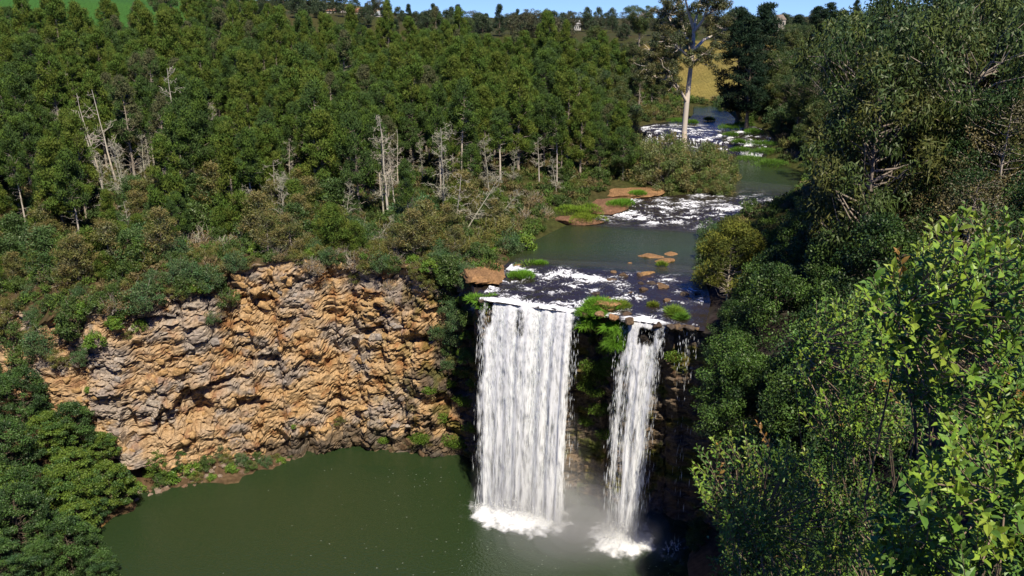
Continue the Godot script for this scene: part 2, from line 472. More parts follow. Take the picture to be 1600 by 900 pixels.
func cliff() -> void:
	setup_cliff_noise()
	for q in caves:
		# find where each recess lies on the face: arc position and height
		var best := 1e9
		var bs := 0.0
		var by := 0.0
		var s := 0.0
		for k in rim_data.size():
			if k > 0: s += rim_data[k][0].distance_to(rim_data[k - 1][0])
			var p: Vector2 = rim_data[k][0]
			var r := ray(q[0], q[1])
			var t := p.y / -r.z
			var e := absf(r.x * t - p.x)
			if e < best and p.x < 30 and k < 900:
				best = e; bs = s; by = EYE.y + r.y * t
		cave_pts.append([bs, by, q[2], q[3], q[4]])
	var rows := 128
	var grid := []
	var gcol := []
	var s := 0.0
	for k in rim_data.size():
		if k > 0: s += rim_data[k][0].distance_to(rim_data[k - 1][0])
		var q: Array = rim_data[k]
		var o := outward(k)
		var line := PackedVector3Array()
		var lcol := PackedColorArray()
		for j in rows + 1:
			var t := float(j) / rows
			var y := lerpf(q[1], q[3], t)
			var und: float = q[2] * smoothstep(0.0, 0.75, t) if q[2] > 0 else q[2] * t
			var g := relief(s, y)
			var edge := smoothstep(0.0, 0.05, t)
			var quiet := 1.0 if q[4] < 735 else 0.6
			var push := g * lerpf(0.25, 1.0, edge) * quiet - 0.15
			if q[4] > 745 and t < 0.10: push = minf(push, 0.25)
			for cv in cave_pts:
				var a: float = (s - cv[0]) / cv[2]
				var b: float = (y - cv[1]) / cv[3]
				var rr := a * a + b * b
				if rr < 1.6:
					push -= cv[4] * 0.8 * smoothstep(1.5, 0.5, rr + g * 0.25)
			var p: Vector2 = q[0] + o * (und - push)
			line.append(Vector3(p.x, y + soft_b.get_noise_2d(s * 2.0, y * 2.0 + 5.0) * 0.12, -p.y))
			lcol.append(rock_color(s, y, q[4], g))
			if k % 3 == 0 and j % 3 == 1 and q[4] > -80 and q[4] < 1060:
				cliff_pts.append([Vector3(p.x, y, -p.y), Vector3(-o.x, 0, o.y), q[4], lcol[j]])
		grid.append(line); gcol.append(lcol)
	var mb := MB.new()
	for k in rim_data.size() - 1:
		var A: PackedVector3Array = grid[k]
		var B: PackedVector3Array = grid[k + 1]
		var ca: PackedColorArray = gcol[k]
		var cb: PackedColorArray = gcol[k + 1]
		for j in rows:
			mb.tri3(A[j], B[j], A[j + 1], ca[j], cb[j], ca[j + 1])
			mb.tri3(B[j], B[j + 1], A[j + 1], cb[j], cb[j + 1], ca[j + 1])
	var cl := mi("cliff", mb.mesh(M.rock))
	tag(cl, "tan and grey rock cliff around the plunge pool", "cliff", "", "structure")
	# the ground behind the rim
	var cap := MB.new()
	var prev := PackedVector3Array()
	var pc := PackedColorArray()
	for k in range(0, rim_data.size(), 3):
		var q: Array = rim_data[k]
		var o := outward(k)
		var line := PackedVector3Array()
		var lc := PackedColorArray()
		var reach: float = 12.0 + maxf(q[2], 0.0)
		for j in 10:
			var e := -0.3 + (reach + 0.3) * j / 9.0
			var p: Vector2 = q[0] + o * e
			var h := plateau(p.x, p.y) + 0.06
			h = lerpf(q[1] + 0.05, h, smoothstep(0.0, 3.5, e))
			if j == 0: h = q[1] - 0.25
			line.append(Vector3(p.x, h, -p.y))
			lc.append(shift(Color(0.10, 0.075, 0.04) if q[4] < 730 else Color(0.05, 0.04, 0.035), 0.2))
		if prev.size():
			for j in 9:
				cap.tri3(prev[j], prev[j + 1], line[j], pc[j], pc[j + 1], lc[j])
				cap.tri3(line[j], prev[j + 1], line[j + 1], lc[j], pc[j + 1], lc[j + 1])
		prev = line; pc = lc
	tag(mi("cliff_top", cap.mesh(M.soil)), "bare earth along the brink of the cliff", "ground", "", "structure")
	# loose and jutting stones of the face, each a piece of the cliff
	var shapes := []
	for k in 14:
		shapes.append(stone_mesh(k + 100, [Color(0.46, 0.40, 0.34), Color(0.53, 0.35, 0.17), Color(0.38, 0.345, 0.32), Color(0.51, 0.33, 0.155)][k % 4], M.rock, 0.55))
	var darks := []
	for k in 4:
		darks.append(stone_mesh(k + 150, [Color(0.10, 0.075, 0.055), Color(0.15, 0.10, 0.06)][k % 2], M.rock, 0.55))
	var made := 0
	while made < 285:
		var q: Array = cliff_pts[rng.randi() % cliff_pts.size()]
		var p: Vector3 = q[0]
		if q[2] > 735: continue
		var keep := 0.35
		if q[2] < 320: keep = 0.75
		if p.y > -6: keep = 0.8
		if p.y < -26: keep = 0.9
		if rng.randf() > keep: continue
		var o: MeshInstance3D = mi("stone", darks[made % 4] if q[3].r < 0.24 else (shapes[(rng.randi() % 7) * 2] if q[3].r - q[3].b < 0.20 else shapes[(rng.randi() % 7) * 2 + 1]), cl)
		var sz := rng.randf_range(0.45, 1.0)
		o.transform = Transform3D(Basis(Vector3.UP, atan2(q[1].x, q[1].z) + rng.randf_range(-0.4, 0.4)) * Basis(Vector3.BACK, rng.randf_range(-0.5, 0.5)) * Basis.from_scale(Vector3(sz * rng.randf_range(0.8, 1.5), sz * rng.randf_range(0.5, 0.9), sz * 0.8)), p - q[1] * 0.25)
		made += 1

func stone_mesh(seed_: int, col: Color, m: Material, rough: float, flat := false) -> ArrayMesh:
	# a chipped block: a cube sphere cut by random planes
	var r := RandomNumberGenerator.new()
	r.seed = seed_
	var planes := []
	for k in 11:
		var z := r.randf_range(-1, 1)
		var a := r.randf() * TAU
		var q := sqrt(1 - z * z)
		planes.append([Vector3(q * cos(a), z, q * sin(a)), r.randf_range(0.45, 0.85)])
	var f := FastNoiseLite.new()
	f.seed = seed_; f.frequency = 0.9
	var n := 7
	var mb := MB.new()
	var hit := func(v: Vector3) -> Vector3:
		var d := v.normalized()
		var t := 1.0
		for pl in planes:
			var c: float = d.dot(pl[0])
			if c > 0.05: t = minf(t, pl[1] / c)
		var w := d * t
		return w * (1.0 + f.get_noise_3dv(w * 2.0) * 0.12 * rough)
	for face in 6:
		for i in n:
			for j in n:
				var c := []
				for q in [[0, 0], [1, 0], [1, 1], [0, 1]]:
					var u: float = (i + q[0]) * 2.0 / n - 1.0
					var w: float = (j + q[1]) * 2.0 / n - 1.0
					var v := Vector3(u, w, 1)
					match face:
						1: v = Vector3(-u, w, -1)
						2: v = Vector3(1, w, -u)
						3: v = Vector3(-1, w, u)
						4: v = Vector3(u, 1, -w)
						5: v = Vector3(u, -1, w)
					c.append(hit.call(v))
				var cc := Color(col.r, col.g, col.b) * (1.0 + f.get_noise_3dv(c[0] * 3.0) * 0.35)
				mb.tri(c[0], c[2], c[1], cc)
				mb.tri(c[0], c[3], c[2], cc)
	return mb.mesh(m)

# ---------------------------------------------------------------- water
func strip_at(f: float, w: float) -> Vector3:
	var k := clampi(int(f), 0, river_left.size() - 2)
	var t := f - k
	var l: Vector3 = river_left[k].lerp(river_left[k + 1], t)
	var r: Vector3 = river_right[k].lerp(river_right[k + 1], t)
	return l.lerp(r, w)

func rough_at(f: float) -> float:
	var k := clampi(int(f), 0, river_left.size() - 2)
	return lerpf(river_rough[k], river_rough[k + 1], f - k)

var chop := FastNoiseLite.new()
func water_point(f: float, w: float) -> Vector3:
	var p := strip_at(f, w)
	var r := rough_at(f) * smoothstep(-0.1, 0.3, f)
	if f < 0.05: p.y -= 0.25 * (1.0 - f / 0.05)
	p.y += (chop.get_noise_2d(p.x * 1.0, p.z * 1.0) * 0.28 + chop.get_noise_2d(p.x * 3.1 + 40.0, p.z * 3.1) * 0.12) * r
	return p

func ridge(f: FastNoiseLite, x: float, y: float) -> float:
	return 0.5 - 2.4 * absf(f.get_noise_2d(x, y))

func river() -> void:
	chop.frequency = 0.35; chop.seed = 61
	var fs := PackedFloat32Array()
	for k in river_left.size() - 1:
		var mid: float = ((river_left[k] + river_right[k]) * 0.5).distance_to((river_left[k + 1] + river_right[k + 1]) * 0.5)
		var m := maxi(4, int(mid * (2.6 if k < 7 else 1.6)))
		for j in m:
			fs.append(k + float(j) / m)
	fs.append(river_left.size() - 1.0001)
	var nw := 84
	var verts := PackedVector3Array()
	var cols := PackedColorArray()
	for f in fs:
		var r := rough_at(f)
		for i in nw + 1:
			var w := -0.03 + 1.06 * i / nw
			verts.append(water_point(f, w))
			var deepc := Color(0.026, 0.040, 0.014).lerp(Color(0.022, 0.017, 0.015), clampf(r * 3.0, 0, 1))
			cols.append(deepc)
	var nors := PackedVector3Array()
	var rowsn := fs.size()
	for j in rowsn:
		for i in nw + 1:
			var a := verts[j * (nw + 1) + mini(i + 1, nw)] - verts[j * (nw + 1) + maxi(i - 1, 0)]
			var b := verts[mini(j + 1, rowsn - 1) * (nw + 1) + i] - verts[maxi(j - 1, 0) * (nw + 1) + i]
			var n := a.cross(b).normalized()
			nors.append(n if n.y > 0 else -n)
	var idx := PackedInt32Array()
	for j in rowsn - 1:
		for i in nw:
			var k := j * (nw + 1) + i
			idx.append_array(PackedInt32Array([k, k + nw + 1, k + 1, k + 1, k + nw + 1, k + nw + 2]))
	var arr := []
	arr.resize(Mesh.ARRAY_MAX)
	arr[Mesh.ARRAY_VERTEX] = verts; arr[Mesh.ARRAY_NORMAL] = nors; arr[Mesh.ARRAY_COLOR] = cols; arr[Mesh.ARRAY_INDEX] = idx
	var m := ArrayMesh.new()
	m.add_surface_from_arrays(Mesh.PRIMITIVE_TRIANGLES, arr)
	m.surface_set_material(0, M.river)
	var water := mi("river", m)
	tag(water, "dark river running over rapids and quiet pools to the brink", "river", "", "structure")
	# white water: foam lying on the surface, its pattern drawn out along the current
	streak.frequency = 1.0; streak.seed = 72
	mask.frequency = 0.16; mask.seed = 71; mask.fractal_octaves = 3
	for k in river_left.size():
		var mid: Vector3 = (river_left[k] + river_right[k]) * 0.5
		run.append(0.0 if k == 0 else run[k - 1] + mid.distance_to((river_left[k - 1] + river_right[k - 1]) * 0.5))
	for q in [[0.0, 2.3, 620, 420], [4.2, 7.9, 560, 520], [9.8, 13.7, 520, 520]]:
		var img := Image.create(q[2], q[3], false, Image.FORMAT_RGBA8)
		for y in int(q[3]):
			var f: float = lerpf(q[0], q[1], (y + 0.5) / q[3])
			for x in int(q[2]):
				var w: float = (x + 0.5) / q[2]
				img.set_pixel(x, y, Color(0.88, 0.895, 0.92, smoothstep(-0.04, 0.55, white_at(f, w)) * 0.97))
		var nf := 130
		var nx := 100
		var pts := PackedVector3Array()
		var uvs := PackedVector2Array()
		for j in nf + 1:
			for i in nx + 1:
				var f: float = lerpf(q[0], q[1], float(j) / nf)
				var w := float(i) / nx
				pts.append(water_point(f, w) + Vector3(0, 0.05 + 0.12 * rough_at(f) * maxf(0.0, white_at(f, w)), 0))
				uvs.append(Vector2(w, float(j) / nf))
		var fo := mi("foam", sheet(pts, uvs, nx + 1, nf + 1, veil(img, 0.8)), water)
		fo.set_meta("kind", "stuff")

var streak := FastNoiseLite.new()
var mask := FastNoiseLite.new()
var run := []
func white_at(f: float, w: float) -> float:
	var p := strip_at(f, w)
	var k := clampi(int(f), 0, river_left.size() - 2)
	var s: float = lerpf(run[k], run[k + 1], f - k)
	var x: float = w * (river_left[k].lerp(river_left[k + 1], f - k)).distance_to(river_right[k].lerp(river_right[k + 1], f - k))
	var m := mask.get_noise_2d(p.x * 1.2, p.z * 1.6)
	var bend := mask.get_noise_2d(p.x * 0.7 + 60.0, p.z * 0.7) * 4.0
	var v := 0.0
	if f < 2.5:
		v = 0.45 * ridge(streak, x * 0.42 + bend, s * 0.26) + 0.35 * ridge(streak, x * 0.9 + bend * 2.0, s * 0.9 + 40.0) + 0.8 * m + 0.30 * streak.get_noise_2d(x * 2.6, s * 1.3) - 0.14
		v += 0.5 * exp(-pow((f - 1.45 - 0.12 * m) / 0.2, 2.0)) * smoothstep(0.62, 0.45, w) * (0.5 + streak.get_noise_2d(x * 1.1, s * 0.6))
		v += 0.55 * smoothstep(0.25, 0.0, f) * (smoothstep(0.5, 0.42, w) + smoothstep(0.09, 0.03, absf(w - 0.79)))
		v -= 0.15 * smoothstep(0.62, 0.75, w) * smoothstep(0.1, 0.4, f)
		v *= smoothstep(2.1, 1.7, f)
	elif f < 8.0:
		v = 0.5 * ridge(streak, x * 0.30 + bend, s * 0.30 + x * 0.12) + 0.4 * ridge(streak, x * 0.7 + bend, s * 1.0 + 80.0) + 0.8 * m + 0.30 * streak.get_noise_2d(x * 2.2, s * 1.6) - 0.14
		v += 0.35 * exp(-pow((f - 5.0) / 0.25, 2.0)) * smoothstep(0.7, 0.3, w) + 0.25 * exp(-pow((f - 6.1) / 0.25, 2.0)) * smoothstep(0.1, 0.3, w)
		v *= smoothstep(4.25, 4.7, f) * smoothstep(7.6, 6.6, f)
	else:
		var stair := ridge(streak, s * 0.22 + bend * 0.12, x * 0.05)
		v = 0.55 * stair + 0.5 * ridge(streak, x * 0.5 + bend, s * 0.4) + 0.9 * m + 0.25 * streak.get_noise_2d(x * 2.0, s * 1.2) - 0.14
		if f > 10.1 and f < 11.2: v += 0.55 * ridge(streak, x * 0.6 + 20.0, s * 0.1) + 0.12
		v *= smoothstep(13.5, 12.8, f) * smoothstep(9.9, 10.15, f)
	return v

# a grid of points as one smooth sheet with its own coordinates
func sheet(pts: PackedVector3Array, uvs: PackedVector2Array, w: int, h: int, m: Material) -> ArrayMesh:
	var nors := PackedVector3Array()
	var idx := PackedInt32Array()
	var mid_ := (h / 2) * w + w / 2
	var fn := (pts[mid_ + w] - pts[mid_]).cross(pts[mid_ + 1] - pts[mid_])
	var turned := fn.y + fn.z * 0.5 < 0.0
	for j in h:
		for i in w:
			var a := pts[j * w + mini(i + 1, w - 1)] - pts[j * w + maxi(i - 1, 0)]
			var b := pts[mini(j + 1, h - 1) * w + i] - pts[maxi(j - 1, 0) * w + i]
			var n := b.cross(a).normalized()
			nors.append(-n if turned else n)
			if i < w - 1 and j < h - 1:
				var k := j * w + i
				if turned: idx.append_array(PackedInt32Array([k, k + w, k + 1, k + 1, k + w, k + w + 1]))
				else: idx.append_array(PackedInt32Array([k, k + 1, k + w, k + 1, k + w + 1, k + w]))
	var arr := []
	arr.resize(Mesh.ARRAY_MAX)
	arr[Mesh.ARRAY_VERTEX] = pts; arr[Mesh.ARRAY_NORMAL] = nors; arr[Mesh.ARRAY_TEX_UV] = uvs; arr[Mesh.ARRAY_INDEX] = idx
	var out := ArrayMesh.new()
	out.add_surface_from_arrays(Mesh.PRIMITIVE_TRIANGLES, arr)
	out.surface_set_material(0, m)
	return out

func veil(img: Image, rough: float) -> StandardMaterial3D:
	var m := StandardMaterial3D.new()
	m.resource_name = "white_water"
	m.albedo_texture = ImageTexture.create_from_image(img)
	m.transparency = BaseMaterial3D.TRANSPARENCY_ALPHA
	m.roughness = rough
	m.metallic_specular = 0.3
	m.texture_repeat = false
	m.cull_mode = BaseMaterial3D.CULL_DISABLED
	m.backlight_enabled = true
	m.backlight = Color(0.5, 0.5, 0.5)
	return m

func pool() -> void:
	var poly := [[-75, 88], [-57.5, 98.5], [-55, 105], [-53.5, 114.5], [-45.5, 117], [-38, 121], [-33, 126], [-20, 132], [-6, 130], [10, 126], [24, 116], [34, 100], [40, 80], [40, 45], [-10, 40], [-60, 60]]
	var pts := PackedVector2Array()
	for q in poly: pts.append(Vector2(q[0], q[1]))
	var mb := MB.new()
	var lo := Vector2(-76, 40)
	var step := 1.5
	var ix := Geometry2D.triangulate_polygon(pts)
	for k in range(0, ix.size(), 3):
		var a := pts[ix[k]]
		var b := pts[ix[k + 1]]
		var c := pts[ix[k + 2]]
		var A := Vector3(a.x, -30, -a.y)
		var B := Vector3(b.x, -30, -b.y)
		var C := Vector3(c.x, -30, -c.y)
		if (C - A).cross(B - A).y < 0: mb.tri(A, C, B, Color.WHITE)
		else: mb.tri(A, B, C, Color.WHITE)
	tag(mi("pool_water", mb.mesh(M.pool)), "murky green water of the plunge pool below the falls", "water", "", "structure")
	var fl := MB.new()
	for k in 420:
		var p := Vector3(rng.randfn(2.0, 17.0), -29.985, -rng.randf_range(93.0, 122.0))
		if p.x > 20.0 or p.x < -40.0: continue
		var ax := Vector3(rng.randf_range(-1, 1), 0, rng.randf_range(-0.4, 0.4)).normalized()
		var sd := ax.cross(Vector3.UP)
		var l := rng.randf_range(0.03, 0.14)
		fl.tri(p - ax * l, p + sd * l * 0.3, p - sd * l * 0.3, Color(0.36, 0.38, 0.36))
		fl.tri(p + ax * l, p - sd * l * 0.3, p + sd * l * 0.3, Color(0.36, 0.38, 0.36))
	tag(mi("foam_flecks", fl.mesh(M.foam)), "tiny foam flecks drifting on the green pool", "foam", "", "stuff")
	# brown gravel shelf just below the surface along the shore
	var sh := MB.new()
	var shore := [[-52, 90], [-58, 99], [-55.5, 105], [-53.5, 113.5], [-46, 116], [-38.5, 120], [-32.5, 125], [-24, 126.2], [-12, 125.6], [-5, 125]]
	for k in shore.size() - 1:
		for j in 12:
			var a := Vector2(shore[k][0], shore[k][1]).lerp(Vector2(shore[k + 1][0], shore[k + 1][1]), j / 12.0)
			var b := Vector2(shore[k][0], shore[k][1]).lerp(Vector2(shore[k + 1][0], shore[k + 1][1]), (j + 1) / 12.0)
			var inn := Vector2(-0.1, -0.97) if k > 4 else Vector2(0.85, -0.5)
			var wa := 2.6 + soft_b.get_noise_2d(a.x * 2.0, a.y) * 2.0
			var wb := 2.6 + soft_b.get_noise_2d(b.x * 2.0, b.y) * 2.0
			var c0 := shift(Color(0.20, 0.12, 0.045), 0.2)
			var a0 := Vector3(a.x, -30.12, -a.y)
			var b0 := Vector3(b.x, -30.12, -b.y)
			var a1 := Vector3(a.x + inn.x * wa, -31.2, -(a.y + inn.y * wa))
			var b1 := Vector3(b.x + inn.x * wb, -31.2, -(b.y + inn.y * wb))
			sh.tri(a0, b0, a1, c0); sh.tri(b0, b1, a1, c0)
	tag(mi("shore_shelf", sh.mesh(M.soil)), "brown gravel shelf under shallow water along the shore", "ground", "", "structure")

func fall(called: String, label: String, px0: float, px1: float, n: int, speed: float, thin: float, drift: float, seed_: int, holes: Array, veils := 3, body := 0.12) -> void:
	# falling water as thousands of short streaks, each on its own path from the brink
	var f := FastNoiseLite.new()
	f.seed = seed_; f.frequency = 1.0
	var a := at(px0, 467.0 + (px0 - 748.0) * 0.1345, -0.05)
	var b := at(px1, 467.0 + (px1 - 748.0) * 0.1345, -0.05)
	var o := base(called, (a + b) * 0.5 - Vector3(0, 30, 0))
	tag(o, label, "waterfall")
	var along := (b - a)
	var out := Vector3(-along.z, 0, along.x).normalized()
	if out.z < 0: out = -out
	var mb := MB.new()
	var total := sqrt(30.2 / 4.9)
	var orig := o.position
	var broad := along.length()
	for k in n:
		var u := rng.randf()
		var t := total * pow(rng.randf(), 0.75)
		var strand := f.get_noise_2d(u * broad * 2.2 + t * 0.25, 3.0) * 0.6 + f.get_noise_2d(u * broad * 6.0, t * 0.35) * 0.4
		var clot := f.get_noise_2d(u * broad * 1.3 + 30.0, t * 3.2 - strand * 1.5) * 0.7 + f.get_noise_2d(u * broad * 3.4 + 60.0, t * 9.0) * 0.4
		if strand * 0.8 + clot * 0.9 * smoothstep(0.0, 0.7, t) + rng.randf_range(-0.45, 0.45) < thin + 0.12 * t: continue
		var edge := minf(u, 1.0 - u) * broad
		if edge < 1.3 and rng.randf() > 0.25 + edge * 0.5 + strand: continue
		var vel := speed * rng.randf_range(0.5, 1.3) + strand * 0.9
		var sx := rng.randfn(0.0, 0.16) + drift * (0.3 + u * 0.4)
		var p := a + along * u + out * (vel * t - 0.35) + along.normalized() * sx * t * 0.8
		p.y -= 4.9 * t * t
		p += Vector3(rng.randfn(), 0, rng.randfn()) * (0.03 + 0.10 * t)
		var skip := false
		for h in holes:
			if absf(u - h[0]) < h[1] and t > h[2] and t < h[3] and rng.randf() < h[4]: skip = true
		if skip: continue
		var dir := (out * vel + along.normalized() * sx + Vector3(0, -9.8 * t - 0.5, 0)).normalized()
		var ln := rng.randf_range(0.08, 0.25) + rng.randf_range(0.05, 0.32) * t
		var wd := rng.randf_range(0.008, 0.03)
		var sd := dir.cross(rdir()).normalized() * wd
		var q := p - orig
		var white := Color(0.76, 0.82, 0.90)
		mb.tri(q - dir * ln, q - sd, q + sd, white)
		mb.tri(q + dir * ln, q + sd, q - sd, white)
	mi("falling_water", mb.mesh(M.falling), o).set_meta("kind", "stuff")
	# veils of water, one behind the other
	for layer in veils:
		var W := int(broad * 44.0) + 24
		var H := 300
		var img := Image.create(W, H, false, Image.FORMAT_RGBA8)
		var off := layer * 37.0
		for y in H:
			var t := -0.5 + (total + 0.5) * (y + 0.5) / H
			var tt := smoothstep(0.0, 0.8, t)
			for x in W:
				var u := (x + 0.5) / W
				var xm := u * broad
				var sway := f.get_noise_2d(xm * 0.4 + off, t * 1.4) * 0.35
				var v := 0.34 * f.get_noise_2d(xm * 1.5 + sway + off, t * 0.9) + 0.2 * f.get_noise_2d(xm * 4.6 + sway * 2.0 + off, t * 1.8)
				v += (0.6 * f.get_noise_2d(xm * 0.7 + 90.0 + off, t * 2.8) + 0.5 * f.get_noise_2d(xm * 2.0 + off, t * 6.5 + 20.0)) * tt
				v += 0.2 * f.get_noise_2d(xm * 6.0 + off, t * 11.0)
				var edge := minf(u, 1.0 - u) * broad - 0.9 * absf(f.get_noise_2d((3.0 if u < 0.5 else 8.0) + off, t * 1.8)) - 0.35 * f.get_noise_2d(15.0 + off + u * 2.0, t * 6.0)
				v += body - 0.06 * t - (1.0 - smoothstep(0.0, 1.5, edge)) * 0.75 + 0.25 * smoothstep(0.5, 0.0, t) - smoothstep(-0.25, -0.5, t) * (0.5 + 1.2 * f.get_noise_2d(xm * 1.3 + 5.0, 40.0))
				for h in holes:
					if t > h[2] and t < h[3]: v -= h[4] * 1.1 * smoothstep(h[1] * 1.3, h[1] * 0.6, absf(u - h[0])) * smoothstep(0.0, 0.15, minf(t - h[2], h[3] - t))
				img.set_pixel(x, y, Color(0.87, 0.885, 0.91, 0.95 * smoothstep(-0.45, 0.5, v)))
		var nu := maxi(16, int(broad * 6.0))
		var nt := 70
		var pts := PackedVector3Array()
		var uvs := PackedVector2Array()
		for j in nt + 1:
			var t := -0.5 + (total + 0.5) * float(j) / nt
			for i in nu + 1:
				var u := float(i) / nu
				var vel: float = speed * (0.75 + 0.28 * layer) + f.get_noise_2d(u * broad * 0.5 + off, 7.0) * 0.2
				var p := a + along * u + out * (vel * t - 0.15 + f.get_noise_2d(u * broad * 0.35, 77.0) * 0.55) + Vector3(0, f.get_noise_2d(u * broad * 0.5, 99.0) * 0.14, 0) + along.normalized() * drift * (0.3 + u * 0.4) * maxf(t, 0.0) * 0.8
				if t > 0.0:
					p.y += 0.16 * maxf(0.0, 1.0 - t * 4.0) - 4.9 * t * t
					p += out * f.get_noise_2d(u * broad * 0.7 + off, t * 2.2) * 0.16 * minf(t, 1.0)
				else: p.y += 0.16 + 0.03 * layer
				pts.append(p - orig)
				uvs.append(Vector2(u, float(j) / nt))
		mi("veil", sheet(pts, uvs, nu + 1, nt + 1, veil(img, 0.75)), o).set_meta("kind", "stuff")
	# boiling foam and thrown drops where it lands
	var fm := MB.new()
	var land_c := (a + b) * 0.5 + out * (speed * total + 0.7) + along.normalized() * drift * total * 0.4
	land_c.y = -30
	var half := along.length() * 0.5
	var cover := FastNoiseLite.new()
	cover.seed = seed_ + 5; cover.frequency = 0.55; cover.fractal_octaves = 3
	var reach := half + 3.6
	var deepr := 6.6
	var img2 := Image.create(420, 300, false, Image.FORMAT_RGBA8)
	var foam_at := func(ux: float, uy: float) -> float:
		var rr := sqrt(ux * ux + uy * uy * (1.0 + 0.35 * uy))
		var X := ux * reach
		var Y := uy * deepr
		var ragged := cover.get_noise_2d(X * 0.7, Y * 0.7) * 0.55
		var lace := 0.5 - 2.2 * absf(cover.get_noise_2d(X * 1.3 + 70.0, Y * 1.3))
		return maxf((1.5 if n > 5000 else 0.2) - rr * 2.0 + ragged, (1.0 - rr + ragged * 0.6) * (0.6 if n > 5000 else 0.1) + lace * 0.75 - 0.42 * rr) - 0.12 - 2.0 * smoothstep(0.85, 1.0, rr)
	for y in 300:
		for x in 420:
			var e: float = foam_at.call((x + 0.5) / 210.0 - 1.0, (y + 0.5) / 150.0 - 1.0)
			img2.set_pixel(x, y, Color(0.90, 0.915, 0.93, smoothstep(-0.08, 0.62, e)))
	var fp := PackedVector3Array()
	var fu := PackedVector2Array()
	for j in 61:
		for i in 81:
			var ux := i / 40.0 - 1.0
			var uy := j / 30.0 - 1.0
			var e: float = foam_at.call(ux, uy)
			var rise := maxf(0.0, 0.75 - sqrt(ux * ux + uy * uy)) * 2.0
			var p := land_c + along.normalized() * ux * reach + out * uy * deepr
			p.y = -29.96 + 0.08 * clampf(e, 0, 1) + rise * (0.45 + 0.9 * absf(cover.get_noise_2d(p.x * 2.5, p.z * 2.5)))
			fp.append(p - orig)
			fu.append(Vector2(i / 80.0, j / 60.0))
	mi("foam_sheet", sheet(fp, fu, 81, 61, veil(img2, 0.8)), o).set_meta("kind", "stuff")
	for k in int(n * 0.25) if n > 5000 else 0:
		var ang := rng.randf() * TAU
		var rr := pow(rng.randf(), 0.6) * 0.8
		var p := land_c + along.normalized() * cos(ang) * rr * (half + 1.2) + out * sin(ang) * rr * 2.6
		p.y = -29.9 + maxf(0.0, 1.0 - rr) * pow(rng.randf(), 2.2) * 3.4
		var ax := rdir()
		var sd := ax.cross(rdir()).normalized()
		var ln := rng.randf_range(0.03, 0.13)
		var wd := ln * 0.35
		var q := p - orig
		fm.tri(q - ax * ln, q + sd * wd, q - sd * wd, Color(0.85, 0.87, 0.9))
		fm.tri(q + ax * ln, q - sd * wd, q + sd * wd, Color(0.85, 0.87, 0.9))
	if fm.v.size() > 0:
		mi("plunge_foam", fm.mesh(M.foam), o).set_meta("kind", "stuff")

func mist(pos: Vector3, size: Vector3, density: float, label: String, shells := 6) -> void:
	var o := base("mist", pos)
	tag(o, label, "mist", "spray drifting from the falls", "stuff")
	shells = mini(shells, 6)
	for k in shells:
		var m := FogMaterial.new()
		m.density = density * 2.0 * pow(1.0 - float(k) / shells, 1.5) / shells
		m.albedo = Color(0.97, 0.98, 1.0)
		var v := FogVolume.new()
		v.shape = RenderingServer.FOG_VOLUME_SHAPE_ELLIPSOID
		v.size = size * 1.15 * (k + 1.0) / shells
		v.material = m
		v.name = "spray"
		v.position = Vector3(rng.randf_range(-0.03, 0.03) * size.x, 0, rng.randf_range(-0.03, 0.03) * size.z)
		o.add_child(v, true)

# ---------------------------------------------------------------- plants
func clump(mb: MB, c: Vector3, r: Vector3, n: int, ln: float, wd: float, col: Color, up: float, vary := 0.28, fold := false) -> void:
	for k in n:
		var d := rdir()
		var rr := pow(rng.randf(), 0.3)
		var p := c + d * r * rr
		var ax := (d * 0.35 + rdir() * 0.85 + Vector3(0, up, 0)).normalized()
		var sd := ax.cross(d + rdir() * 0.7).normalized() * wd * rng.randf_range(0.7, 1.3)
		var l := ln * rng.randf_range(0.6, 1.3)
		var cc := shift(col, vary)
		if fold:
			var mid := p + ax * l * 0.45
			mb.tri(p, mid + sd, mid - sd, cc)
			mb.tri(p + ax * l, mid - sd, mid + sd, cc)
		else:
			mb.tri(p - sd, p + sd, p + ax * l, cc)

func limb(mb: MB, a: Vector3, b: Vector3, r0: float, r1: float, col: Color, sides := 4, bend := 0.12) -> void:
	var l := a.distance_to(b)
	var m1 := a.lerp(b, 0.35) + rdir() * l * bend + Vector3(0, -0.06 * l, 0)
	var m2 := a.lerp(b, 0.7) + rdir() * l * bend
	tube(mb, [a, m1, m2, b], [r0, lerpf(r0, r1, 0.35), lerpf(r0, r1, 0.7), r1], sides, col)

